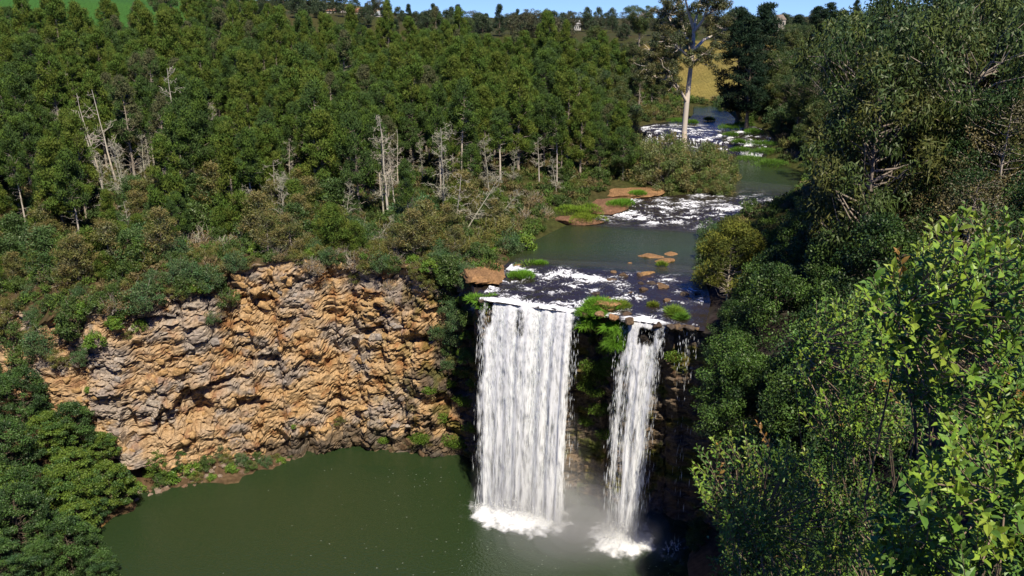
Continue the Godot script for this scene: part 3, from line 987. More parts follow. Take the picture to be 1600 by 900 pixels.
# o: h, w (half width), low (where the crown starts), shape, clumps, leaves, leaf length and width, cols, bark, up
func make_tree(called: String, label: String, category: String, group: String, o: Dictionary) -> Dictionary:
	rng.seed = int(o.seed)
	var wood := MB.new()
	var leafs := MB.new()
	var h: float = o.h
	var bark: Color = o.get("bark", Color(0.16, 0.13, 0.10))
	var lean := Vector3(rng.randf_range(-1, 1), 0, rng.randf_range(-1, 1)) * h * 0.04
	var tp := []
	var tr := []
	var r0: float = o.get("trunk", h * 0.016)
	var top: float = o.get("trunk_top", 0.92)
	for k in 7:
		var t := k / 6.0
		tp.append(Vector3(0, -0.8 + (h * top + 0.8) * t, 0) + lean * t * t + rdir() * Vector3(1, 0, 1) * h * 0.008 * t)
		tr.append(r0 * (1.0 - 0.86 * t) * (1.25 if k == 0 else 1.0))
	tube(wood, tp, tr, 7, bark, 0.06)
	var stem := func(y: float) -> Vector3:
		var t := clampf((y + 0.8) / (h * top + 0.8), 0, 1) * 6.0
		var k := mini(int(t), 5)
		return tp[k].lerp(tp[k + 1], t - k)
	var cols: Array = o.cols
	var low: float = o.low
	for k in int(o.clumps):
		var f := pow((k + rng.randf()) / o.clumps, o.get("even", 1.0))
		var prof := 1.0
		match o.shape:
			"cone": prof = clampf((1.0 - f) * 1.05 + 0.05, 0.05, 1) * (0.75 + 0.25 * smoothstep(0.0, 0.15, f))
			"spire": prof = sqrt(clampf(1.0 - f, 0.01, 1)) * smoothstep(-0.25, 0.3, f)
			"dome": prof = sqrt(clampf(1.0 - pow(f, 2.2), 0.02, 1)) * smoothstep(-0.5, 0.25, f)
			"flat": prof = lerpf(0.45, 1.0, smoothstep(0.2, 0.85, f))
		var ang := rng.randf() * TAU
		var rad: float = o.w * prof * sqrt(rng.randf_range(0.12, 1.0))
		var y := h * lerpf(low, 0.97, f)
		var c: Vector3 = stem.call(y) + Vector3(cos(ang) * rad, 0, sin(ang) * rad)
		c.y = y - rad * o.get("sag", 0.0)
		var cr: float = o.clump * rng.randf_range(0.65, 1.3)
		var hue: Color = shift(cols[rng.randi() % cols.size()], 0.14)
		clump(leafs, c, Vector3(cr, cr * o.get("squash", 0.75), cr), int(o.leaves * (cr / o.clump) * (cr / o.clump)), o.ln, o.wd, hue, o.get("up", 0.3), 0.24, o.get("fold", false))
		var sy := maxf(h * low * 0.7, y - rad * rng.randf_range(0.25, 0.8) * o.get("rise", 1.0))
		limb(wood, stem.call(sy), c + Vector3(0, -cr * 0.2, 0), r0 * 0.28 * (1.1 - f * 0.7), r0 * 0.05, bark)
	# bare dead twigs low on the trunk
	for k in int(o.get("twigs", 0)):
		var y := h * rng.randf_range(0.12, maxf(low + 0.15, 0.3))
		var ang := rng.randf() * TAU
		var l: float = o.w * rng.randf_range(0.3, 0.8)
		limb(wood, stem.call(y), stem.call(y) + Vector3(cos(ang) * l, rng.randf_range(-0.3, 0.6) * l, sin(ang) * l), r0 * 0.16, 0.012, Color(0.30, 0.27, 0.23), 3, 0.18)
	return {"called": called, "label": label, "category": category, "group": group, "parts": [["trunk", wood.mesh(M.bark)], ["crown", leafs.mesh(M[o.get("mat", "leaf")])]]}

func make_dead(called: String, label: String, group: String, seed_: int, h: float, boughs: int, col: Color, thick: float) -> Dictionary:
	rng.seed = seed_
	var wood := MB.new()
	var tp := []
	var tr := []
	var bendd := Vector3(rng.randf_range(-1, 1), 0, rng.randf_range(-1, 1)) * h * 0.07
	for k in 8:
		var t := k / 7.0
		tp.append(Vector3(0, -0.8 + (h + 0.8) * t, 0) + bendd * t * t + rdir() * Vector3(1, 0, 1) * 0.012 * h * t)
		tr.append(thick * (1.0 - 0.85 * t))
	tube(wood, tp, tr, 6, col, 0.08)
	var br := MB.new()
	for k in boughs:
		var t := rng.randf_range(0.3, 0.98)
		var kk := mini(int(t * 7.0), 6)
		var s: Vector3 = tp[kk].lerp(tp[kk + 1], t * 7.0 - kk)
		var ang := rng.randf() * TAU
		var l := h * rng.randf_range(0.08, 0.22) * (1.25 - t * 0.6)
		var e := s + Vector3(cos(ang), rng.randf_range(-0.2, 0.9), sin(ang)).normalized() * l
		limb(br, s, e, thick * 0.30 * (1.2 - t), 0.02, col, 4, 0.15)
		for q in 4:
			var m := s.lerp(e, rng.randf_range(0.35, 1.0))
			var e2 := m + (rdir() + Vector3(0, 0.35, 0)).normalized() * l * rng.randf_range(0.25, 0.5)
			limb(br, m, e2, thick * 0.10, 0.012, col, 3, 0.16)
			for z in 2:
				var m2 := m.lerp(e2, rng.randf_range(0.4, 1.0))
				limb(br, m2, m2 + rdir() * l * 0.2, 0.02, 0.008, col, 3, 0.1)
	return {"called": called, "label": label, "category": "dead tree", "group": group, "parts": [["trunk", wood.mesh(M.bark)], ["branch_work", br.mesh(M.bark)]]}

func make_shrub(called: String, label: String, group: String, o: Dictionary) -> Dictionary:
	rng.seed = int(o.seed)
	var wood := MB.new()
	var leafs := MB.new()
	var cols: Array = o.cols
	for k in int(o.clumps):
		var d := rdir()
		d.y = absf(d.y) * 1.0
		var c := Vector3(d.x * o.w, 0.2 + d.y * o.h * 0.9, d.z * o.w) * pow(rng.randf(), 0.3)
		var cr: float = o.clump * rng.randf_range(0.6, 1.3)
		clump(leafs, c, Vector3(cr, cr * 0.8, cr), int(o.leaves), o.ln, o.wd, shift(cols[rng.randi() % cols.size()], 0.15), o.get("up", 0.35), 0.26, o.get("fold", false))
		if k % 2 == 0:
			limb(wood, Vector3(rng.randf_range(-0.2, 0.2), -0.4, rng.randf_range(-0.2, 0.2)), c, 0.05, 0.012, o.get("bark", Color(0.17, 0.14, 0.11)), 4)
	for k in int(o.get("twigs", 0)):
		var d := rdir()
		d.y = absf(d.y)
		var c := Vector3(d.x * o.w * 1.15, d.y * o.h * 1.1, d.z * o.w * 1.15)
		limb(wood, c * 0.2, c, 0.035, 0.01, Color(0.42, 0.38, 0.32), 3, 0.2)
	return {"called": called, "label": label, "category": "shrub", "group": group, "parts": [["stems", wood.mesh(M.bark)], ["foliage", leafs.mesh(M[o.get("mat", "leaf")])]]}

func grass(mb: MB, c: Vector3, r: float, n: int, ln: float, col: Color, droop := 0.0) -> void:
	for k in n:
		var a := rng.randf() * TAU
		var q := sqrt(rng.randf()) * r
		var p := c + Vector3(cos(a) * q, -0.1 + sqrt(maxf(0.0, 1.0 - q * q / (r * r))) * r * 0.5, sin(a) * q)
		var ax := (Vector3(cos(a) * q / r, 1.0 - droop, sin(a) * q / r) + rdir() * 0.5).normalized()
		var sd := ax.cross(rdir()).normalized() * 0.035
		var l := ln * rng.randf_range(0.5, 1.2)
		var tip := p + ax * l + Vector3(0, -0.25 * l * droop, 0)
		mb.tri(p - sd, p + sd, tip, shift(col, 0.2))

func hit_land(px: float, py: float, from := 60.0, to := 600.0) -> Vector3:
	var r := ray(px, py)
	var t := from
	while t < to:
		var p := EYE + r * t
		if p.y < land(p.x, -p.z): return p
		t += 1.0
	return EYE + r * to

func stand(x: float, d: float, sink := 0.2) -> Vector3:
	return Vector3(x, land(x, d) - sink, -d)

# ---------------------------------------------------------------- build
func _ready() -> void:
	rng.seed = 7
	var cam := Camera3D.new()
	cam.name = "camera"
	cam.position = EYE
	cam.rotation.x = -PITCH
	cam.fov = rad_to_deg(2.0 * atan(450.0 / FOCAL))
	cam.near = 0.3
	cam.far = 4000.0
	add_child(cam)
	var env := Environment.new()
	env.background_mode = Environment.BG_SKY
	var sm := ProceduralSkyMaterial.new()
	sm.sky_top_color = Color(0.12, 0.29, 0.66)
	sm.sky_horizon_color = Color(0.60, 0.77, 0.97)
	sm.sky_curve = 0.09
	sm.ground_bottom_color = Color(0.10, 0.12, 0.08)
	sm.ground_horizon_color = Color(0.60, 0.77, 0.97)
	sm.sky_energy_multiplier = 0.9
	sm.sun_angle_max = 1.0
	env.sky = Sky.new()
	env.sky.sky_material = sm
	env.tonemap_mode = Environment.TONE_MAPPER_LINEAR
	env.tonemap_exposure = 1.68
	env.volumetric_fog_enabled = true
	env.volumetric_fog_density = 0.0
	env.sdfgi_enabled = true; env.ssao_enabled = true; env.ssil_enabled = true
	var we := WorldEnvironment.new()
	we.name = "surroundings"
	we.environment = env
	add_child(we)
	var sun := DirectionalLight3D.new()
	sun.name = "sun"
	sun.light_energy = 1.6
	sun.light_color = Color(1.0, 0.95, 0.86)
	sun.light_angular_distance = 0.5
	sun.shadow_enabled = true
	var az := deg_to_rad(18.0)      # from straight behind the eye towards its right
	var el := deg_to_rad(55.0)
	sun.look_at_from_position(Vector3.ZERO, -Vector3(sin(az) * cos(el), sin(el), cos(az) * cos(el)))
	add_child(sun)

	materials()
	layout()
	ground()
	print("ground ", Time.get_ticks_msec())
	cliff()
	print("cliff ", Time.get_ticks_msec())
	river()
	pool()
	print("water ", Time.get_ticks_msec())
	fall("waterfall", "broad white waterfall plunging beside the tan cliff", 750, 908, 26000, 0.75, -0.2, -0.35, 91, [[0.10, 0.035, -0.1, 0.9, 0.9], [0.42, 0.05, 0.3, 1.0, 0.5], [0.98, 0.05, 0.4, 2.6, 0.6]], 3, 0.26)
	fall("waterfall", "narrow white waterfall pouring beside the grassy rock on the brink", 967, 1048, 12000, 0.6, -0.05, -1.25, 92, [[0.60, 0.16, 0.35, 0.85, 0.9], [0.14, 0.10, 0.25, 1.0, 0.7], [0.3, 0.08, 1.0, 2.5, 0.4]], 3, 0.14)
	fall("waterfall", "thin shaded trickle of water falling under the trees", 1062, 1092, 2500, 0.5, 0.25, -0.1, 93, [], 1, -0.35)
	var foot := at(815, 800, -30)
	mist(foot + Vector3(0.8, 0.6, -1.5), Vector3(15, 9, 11), 0.7, "white spray where the broad fall strikes the pool", 9)
	mist(foot + Vector3(1.2, 4, 0), Vector3(15, 26, 10), 0.18, "thin spray climbing round the foot of the broad fall", 8)
	mist(at(905, 830, -28), Vector3(24, 15, 18), 0.15, "faint spray drifting between the two falls over the pool", 6)
	mist(at(975, 838, -29.5), Vector3(12, 8, 8), 0.26, "spray at the foot of the narrow fall", 5)
	print("falls ", Time.get_ticks_msec())
	vegetation()
	print("plants ", Time.get_ticks_msec())
	riverside()
	near_shrubs()
	far_things()
	print("done ", Time.get_ticks_msec())

func vegetation() -> void:
	var forest := "trees of the forest on the slope above the cliff"
	var g1 := Color(0.064, 0.110, 0.020)
	var g2 := Color(0.047, 0.084, 0.024)
	var g3 := Color(0.090, 0.124, 0.022)
	var g4 := Color(0.088, 0.096, 0.046)
	var oaks := []
	var looks := [["full mid-green she-oak with pointed feathery crown in the hillside forest", [g1, g1, g3], "spire"], ["dark green she-oak with rounded feathery crown in the hillside forest", [g2, g2, g1], "dome"], ["yellowish green she-oak with cone-shaped crown in the hillside forest", [g3, g3, g1], "spire"], ["grey-green she-oak with ragged thin crown and bare lower twigs in the hillside forest", [g4, g2], "spire"], ["slim bright green young she-oak rising in the hillside forest", [g1, g3], "cone"]]
	for k in 5:
		var lk: Array = looks[k]
		oaks.append(make_tree("she_oak", lk[0], "tree", forest, {"seed": 200 + k, "h": [16.0, 14.5, 17.0, 16.0, 14.0][k], "w": [3.1, 3.6, 3.0, 3.2, 2.4][k], "low": [0.28, 0.34, 0.26, 0.42, 0.2][k], "shape": lk[2], "clumps": [92, 100, 92, 58, 72][k], "clump": 0.78, "leaves": 170, "ln": 0.36, "wd": 0.06, "cols": lk[1], "up": 0.75, "squash": 0.9, "twigs": [14, 18, 14, 40, 8][k], "bark": Color(0.27, 0.235, 0.20), "mat": "needles"}))
	oaks.append(make_tree("she_oak", "tall slim she-oak with high dark crown on a bare pale trunk at the forest front", "tree", forest, {"seed": 210, "h": 16.5, "w": 2.7, "low": 0.52, "shape": "spire", "clumps": 52, "clump": 0.75, "leaves": 170, "ln": 0.36, "wd": 0.06, "cols": [g2, g1], "up": 0.75, "squash": 0.9, "twigs": 46, "trunk": 0.2, "bark": Color(0.42, 0.375, 0.32), "mat": "needles"}))
	var dead := []
	dead.append(make_dead("dead_tree", "pale grey dead tree with forked bare branches above the cliff", "dead trees among the forest", 301, 12.0, 22, Color(0.40, 0.37, 0.32), 0.19))
	dead.append(make_dead("dead_tree", "slender whitish dead trunk with few short branches above the cliff", "dead trees among the forest", 302, 13.0, 11, Color(0.42, 0.385, 0.33), 0.16))
	dead.append(make_dead("dead_tree", "twiggy grey dead tree hung with pale lichen above the cliff", "dead trees among the forest", 303, 10.0, 44, Color(0.34, 0.33, 0.27), 0.14))
	var bushes := []
	var bg := "shrubs growing along the cliff top"
	bushes.append(make_shrub("shrub", "dark green rounded shrub on the cliff top", bg, {"seed": 401, "h": 3.0, "w": 1.8, "clumps": 34, "clump": 0.6, "leaves": 90, "ln": 0.24, "wd": 0.06, "cols": [Color(0.05, 0.09, 0.024), Color(0.065, 0.105, 0.026)], "twigs": 4}))
	bushes.append(make_shrub("shrub", "olive brown shrub on the cliff top", bg, {"seed": 402, "h": 2.6, "w": 1.9, "clumps": 32, "clump": 0.55, "leaves": 90, "ln": 0.26, "wd": 0.04, "cols": [Color(0.125, 0.118, 0.032), Color(0.10, 0.11, 0.03), Color(0.085, 0.105, 0.026)], "twigs": 12}))
	bushes.append(make_shrub("shrub", "bright green leafy shrub on the cliff top", bg, {"seed": 403, "h": 2.4, "w": 1.6, "clumps": 28, "clump": 0.55, "leaves": 90, "ln": 0.26, "wd": 0.07, "cols": [Color(0.09, 0.17, 0.025), Color(0.11, 0.18, 0.025)], "twigs": 3}))
	bushes.append(make_shrub("shrub", "dry grey brown twiggy shrub on the cliff top", bg, {"seed": 404, "h": 2.4, "w": 1.9, "clumps": 20, "clump": 0.5, "leaves": 50, "ln": 0.24, "wd": 0.03, "cols": [Color(0.19, 0.13, 0.06), Color(0.14, 0.12, 0.06)], "twigs": 46}))
	bushes.append(make_shrub("shrub", "blue-green bushy shrub on the cliff top", bg, {"seed": 405, "h": 3.6, "w": 2.0, "clumps": 40, "clump": 0.6, "leaves": 95, "ln": 0.22, "wd": 0.05, "cols": [Color(0.055, 0.11, 0.042), Color(0.06, 0.10, 0.038)], "twigs": 4}))
	rng.seed = 900
	var dead_spots := [[185, 290, 150, 1, 0.16], [160, 285, 140, 1, 0.12], [165, 300, 130, 0, 0.2], [198, 325, 105, 2, 0.03], [286, 262, 150, 0, 0.06], [237, 275, 70, 1, 0.05], [501, 268, 85, 0, 0.02], [608, 345, 165, 0, 0.03], [600, 335, 130, 2, 0.04], [622, 288, 90, 1, 0.0], [693, 345, 150, 2, -0.02], [708, 240, 60, 1, 0.02], [445, 345, 80, 2, 0.02], [540, 350, 75, 2, -0.1], [20, 215, 80, 1, 0.15], [335, 220, 60, 2, 0.0], [765, 300, 90, 2, 0.1], [640, 300, 60, 2, 0.0], [725, 360, 110, 2, -0.5], [580, 380, 60, 2, -0.6], [760, 350, 80, 2, -0.7], [690, 400, 60, 3, 0.9], [870, 300, 60, 2, 0.1], [390, 270, 60, 1, 0.0], [120, 200, 90, 2, 0.1]]
	var openings := []
	for q in dead_spots:
		var p := hit_land(q[0], q[1] + 6, 110.0, 300.0)
		openings.append([p.x / -p.z, -p.z])
	# the forest: jittered rows, closer near the cliff
	var placed := 0
	var d := 132.0
	var mass := [[], [], [], [], [], []]
	while d < 330.0:
		var step := 5.7 + (d - 132.0) * 0.020
		var x := -0.62 * d - 8.0
		while x < 42.0:
			var xx := x + rng.randf_range(-2.6, 2.6)
			var dd := d + rng.randf_range(-2.6, 2.6)
			x += step
			if in_gorge(xx, dd - 3.0): continue
			if xx > -34 and river_near(xx, dd).x < 9.0 + rng.randf() * 4.0: continue
			if xx < -120 and dd > 235 + rng.randf() * 20.0: continue
			var hidden := false
			for op in openings:
				if absf(xx / dd - op[0]) * dd < 2.6 and dd < op[1] + 1.5 and dd > op[1] - 15.0: hidden = true
			if hidden: continue
			var front := rng.randf() < smoothstep(146.0, 132.0, dd)
			if front and rng.randf() < 0.25: continue
			var k: int = [0, 0, 1, 1, 2, 2, 3, 4][rng.randi() % 8]
			if dd < 168.0 and rng.randf() < 0.45: k = 5
			var sc := rng.randf_range(0.72, 1.18) * (0.62 if front and k < 5 else (0.85 if front else 1.0))
			var grown := Vector3(sc * rng.randf_range(0.9, 1.15), sc * rng.randf_range(0.85, 1.22), sc * rng.randf_range(0.9, 1.15))
			if placed < 300: put(oaks[k], stand(xx, dd), grown, rng.randf() * TAU)
			else: mass[k].append(Transform3D(Basis(Vector3.UP, rng.randf() * TAU) * Basis.from_scale(grown), stand(xx, dd)))
			placed += 1
		d += step * 0.92
	print("oaks ", placed)
	var wood_mass := base("far_forest")
	tag(wood_mass, "dense she-oak forest closing the upper hillside behind the nearer trees", "forest", "", "stuff")
	for k in 5:
		for part in oaks[k].parts:
			var mm := MultiMesh.new()
			mm.transform_format = MultiMesh.TRANSFORM_3D
			mm.mesh = part[1]
			mm.instance_count = mass[k].size()
			for j in mass[k].size(): mm.set_instance_transform(j, mass[k][j])
			var mo := MultiMeshInstance3D.new()
			mo.multimesh = mm
			mo.name = part[0] + "_mass"
			wood_mass.add_child(mo, true)
	# shrubs along the brink and up the open slope
	var nb := 0
	for k in range(30, rim_data.size(), 4):
		var q: Array = rim_data[k]
		if q[4] > 720 or q[4] < -110: continue
		var o := outward(k)
		for j in 5:
			if rng.randf() < 0.45: continue
			var p: Vector2 = q[0] + o * (0.8 + j * 3.2 + rng.randf() * 3.4)
			var b: Dictionary = bushes[[0, 1, 1, 2, 3, 4, 0][rng.randi() % 7]]
			var sc := rng.randf_range(0.7, 1.35) * (0.8 + 0.16 * j)
			var h := plateau(p.x, p.y)
			if j == 0: h = lerpf(q[1], h, 0.3)
			put(b, Vector3(p.x, h - 0.25, -p.y), Vector3(sc, sc * rng.randf_range(0.8, 1.2), sc), rng.randf() * TAU)
			nb += 1
	for k in range(30, rim_data.size(), 8):
		var q: Array = rim_data[k]
		if q[4] > 735 or q[4] < -110 or rng.randf() < 0.25: continue
		var p: Vector2 = q[0] - outward(k) * rng.randf_range(-0.2, 0.5)
		var sc := rng.randf_range(0.5, 1.0) * (1.35 if q[4] < 230 else 1.0)
		put(bushes[[0, 0, 1, 2, 3, 4, 4][rng.randi() % 7]], Vector3(p.x, q[1] - 0.7 * sc - rng.randf() * 1.2, -p.y), Vector3(sc, sc, sc), rng.randf() * TAU)
	print("bushes ", nb)
	# tall shrubs and saplings filling the slope between the brink and the forest
	var front_kinds := [make_tree("sapling_tree", "young dark green leafy tree at the front of the hillside forest", "tree", "young trees at the edge of the forest", {"seed": 441, "h": 6.0, "w": 2.4, "low": 0.12, "shape": "dome", "clumps": 60, "clump": 0.75, "leaves": 120, "ln": 0.26, "wd": 0.06, "cols": [g2, Color(0.055, 0.10, 0.03), g1], "up": 0.2, "twigs": 10}),
		make_tree("sapling_tree", "young olive tree with twiggy grey lower branches at the front of the forest", "tree", "young trees at the edge of the forest", {"seed": 442, "h": 7.0, "w": 2.2, "low": 0.3, "shape": "dome", "clumps": 44, "clump": 0.75, "leaves": 110, "ln": 0.28, "wd": 0.045, "cols": [Color(0.10, 0.11, 0.03), g4, Color(0.13, 0.115, 0.04)], "up": 0.2, "twigs": 34, "bark": Color(0.33, 0.29, 0.24)}),
		make_tree("sapling_tree", "young bright green feathery tree at the front of the forest", "tree", "young trees at the edge of the forest", {"seed": 443, "h": 6.5, "w": 2.1, "low": 0.15, "shape": "spire", "clumps": 52, "clump": 0.7, "leaves": 120, "ln": 0.34, "wd": 0.04, "cols": [g1, g3], "up": 0.7, "twigs": 6, "mat": "needles"})]
	rng.seed = 915
	for k in 210:
		var kk := rng.randi_range(30, rim_data.size() - 1)
		var q: Array = rim_data[kk]
		if q[4] > 715 or q[4] < -110: continue
		var p: Vector2 = q[0] + outward(kk) * rng.randf_range(3.0, 24.0)
		if river_near(p.x, p.y).x < 6.0: continue
		var hid := false
		for op in openings:
			if absf(p.x / p.y - op[0]) * p.y < 1.2 and p.y < op[1] and p.y > op[1] - 12.0: hid = true
		if hid: continue
		var sc := rng.randf_range(0.65, 1.25)
		put(front_kinds[rng.randi() % 3], Vector3(p.x, plateau(p.x, p.y) - 0.2, -p.y), Vector3(sc * 1.15, sc, sc * 1.15), rng.randf() * TAU)
	rng.seed = 918
	for k in 46:
		var dd := 134.0 + 46.0 * pow(rng.randf(), 1.4)
		var x := rng.randf_range(-0.56 * dd, 8.0)
		if in_gorge(x, dd - 2.0) or river_near(x, dd).x < 7.0: continue
		var sc := rng.randf_range(0.55, 1.0)
		put(dead[2 if k % 3 else 0], stand(x, dd), Vector3(sc, sc, sc), rng.randf() * TAU, "", "", rng.randf_range(-0.12, 0.12))
	rng.seed = 920
	# dead trees seen pale against the forest: [px of foot, py of foot, height in photo, kind, lean]
	for q in dead_spots:
		var p := hit_land(q[0], q[1] + 6, 110.0, 300.0)
		var dist := -p.z
		var proto: Dictionary = dead[mini(int(q[3]), 2)]
		var hh: float = q[2] * dist / FOCAL * 1.05
		var sc: float = hh / [12.0, 13.0, 10.0][mini(int(q[3]), 2)]
		put(proto, p - Vector3(0, 0.2, 0), Vector3(sc, sc, sc), rng.randf() * TAU, "", "", q[4])

	# broad-leaved trees of the left bank, at the foot of the cliff
	var lb := "leafy trees on the bank at the foot of the cliff"
	var ya := Color(0.085, 0.135, 0.022)
	var yb := Color(0.050, 0.098, 0.024)
	var bank := []
	bank.append(make_tree("bank_tree", "yellow-green leafy tree leaning over the plunge pool", "tree", lb, {"seed": 501, "h": 9.0, "w": 4.2, "low": 0.22, "shape": "dome", "clumps": 120, "clump": 0.72, "leaves": 150, "ln": 0.28, "wd": 0.075, "cols": [ya, ya, yb], "up": 0.0, "squash": 0.5, "fold": true, "bark": Color(0.2, 0.16, 0.12)}))
	bank.append(make_tree("bank_tree", "dark green dense tree on the bank below the cliff", "tree", lb, {"seed": 502, "h": 10.0, "w": 4.4, "low": 0.15, "shape": "dome", "clumps": 125, "clump": 0.75, "leaves": 150, "ln": 0.28, "wd": 0.07, "cols": [yb, Color(0.03, 0.06, 0.02)], "up": 0.1, "squash": 0.6, "fold": true}))
	bank.append(make_tree("bank_tree", "bluish green feathery tree on the bank below the cliff", "tree", lb, {"seed": 503, "h": 8.0, "w": 3.8, "low": 0.15, "shape": "dome", "clumps": 115, "clump": 0.7, "leaves": 150, "ln": 0.32, "wd": 0.045, "cols": [Color(0.035, 0.075, 0.028), yb], "up": -0.1, "squash": 0.5, "twigs": 8}))
	rng.seed = 950
	for q in [[-59, 104, 0, 1.0], [-55, 108, 0, 0.8], [-62, 100, 1, 0.95], [-66, 104, 1, 1.0], [-63, 110, 0, 0.85], [-69, 97, 1, 1.1], [-60, 94, 1, 0.9], [-66, 91, 2, 0.9], [-56, 91, 2, 0.75], [-72, 106, 2, 1.0], [-68, 113, 1, 0.9], [-62, 116, 2, 0.7], [-76, 99, 1, 1.0], [-78, 108, 2, 1.0], [-74, 114, 1, 0.8], [-58, 112.5, 0, 0.65], [-52, 116.5, 0, 0.55], [-54, 97, 1, 0.6], [-65, 86, 1, 1.0], [-58, 86, 2, 0.9], [-72, 90, 1, 1.0], [-50, 118, 1, 0.5], [-70, 84, 0, 1.0], [-80, 92, 1, 1.1], [-49.5, 92.5, 2, 0.6], [-54, 94, 1, 0.8], [-62, 88, 0, 0.9], [-75, 84, 1, 1.1], [-57, 106, 2, 0.8], [-60, 107, 0, 0.9], [-57, 101, 0, 0.8], [-65, 99, 0, 1.0], [-71, 102, 1, 1.1], [-55.5, 111, 2, 0.6], [-61, 112, 1, 0.8], [-66, 94, 0, 1.0], [-52, 95, 1, 0.55]]:
		put(bank[q[2]], stand(q[0], q[1], 0.3), Vector3(q[3], q[3] * rng.randf_range(0.85, 1.1), q[3]), rng.randf() * TAU)
	for q in [[-47.5, 117.8, 2, 0.9], [-45.5, 118.5, 0, 0.7], [-43, 119.6, 1, 0.6], [-41, 120.5, 4, 0.6], [-39, 121.8, 0, 0.45], [-49.5, 117, 2, 1.1], [-36.5, 123, 1, 0.4], [-44, 121, 4, 0.7], [-40.5, 123, 0, 0.5], [-48, 120, 4, 0.8], [-42, 118.8, 2, 0.6], [-39.5, 120, 0, 0.6], [-37.5, 121.2, 4, 0.55], [-35.5, 122.4, 2, 0.5], [-34, 124, 0, 0.5], [-51, 115.5, 0, 0.8], [-46.5, 116.8, 1, 0.6], [-44.5, 117.2, 2, 0.5], [-54, 113.5, 2, 0.8]]:
		put(bushes[q[2]], stand(q[0], q[1], 0.2), Vector3.ONE * q[3], rng.randf() * TAU, ["dark green shrub on the rubble at the foot of the cliff", "olive shrub on the rubble at the foot of the cliff", "bright green shrub on the rubble at the foot of the cliff", "", "blue-green shrub on the rubble at the foot of the cliff"][q[2]], "shrubs at the foot of the cliff")
	# plants clinging to the face: [px, py, kind, size]
	for q in [[530, 655, 1, 0.55], [690, 415, 0, 0.9], [668, 440, 1, 0.85], [700, 460, 0, 1.0], [712, 500, 4, 0.9], [690, 520, 4, 0.8], [735, 520, 2, 0.5], [700, 545, 0, 0.7], [180, 500, 2, 0.8], [160, 470, 0, 1.0], [110, 520, 0, 0.8], [330, 440, 0, 0.9], [310, 410, 4, 1.1], [345, 460, 3, 0.8], [500, 420, 3, 0.7], [505, 440, 3, 0.6], [460, 665, 2, 0.25], [140, 610, 2, 0.4], [60, 520, 1, 0.9], [200, 520, 1, 0.5], [340, 490, 3, 0.6], [725, 470, 2, 0.45], [705, 405, 0, 1.3], [688, 440, 1, 1.1], [722, 435, 0, 1.1], [704, 480, 4, 1.0], [716, 530, 4, 1.0], [731, 500, 0, 0.8], [728, 560, 2, 0.7], [700, 570, 4, 0.6], [20, 530, 0, 1.3], [70, 540, 4, 1.2], [110, 500, 0, 1.3], [150, 530, 2, 0.9], [95, 560, 1, 0.9], [40, 560, 0, 1.2], [190, 480, 0, 1.1], [215, 505, 2, 0.7], [130, 560, 4, 0.8], [560, 430, 1, 0.6], [610, 440, 3, 0.6], [290, 450, 0, 0.9], [360, 470, 0, 0.9], [335, 500, 4, 0.6]]:
		var best: Array = cliff_pts[0]
		var bd := 1e9
		var r := ray(q[0], q[1]).normalized()
		for c in cliff_pts:
			var e: Vector3 = c[0] - EYE
			var dist := (e - r * e.dot(r)).length()
			if dist < bd: bd = dist; best = c
		put(bushes[q[2]], best[0] + best[1] * 0.3 - Vector3(0, 0.9 * q[3], 0), Vector3.ONE * q[3], rng.randf() * TAU, ["dark green shrub clinging to the cliff face", "olive shrub clinging to the cliff face", "bright green shrub clinging to the cliff face", "dry grey plant hanging on the cliff face", "blue-green shrub clinging to the cliff face"][q[2]], "shrubs clinging to the cliff face")

	undergrowth()
	right_bank(bushes)

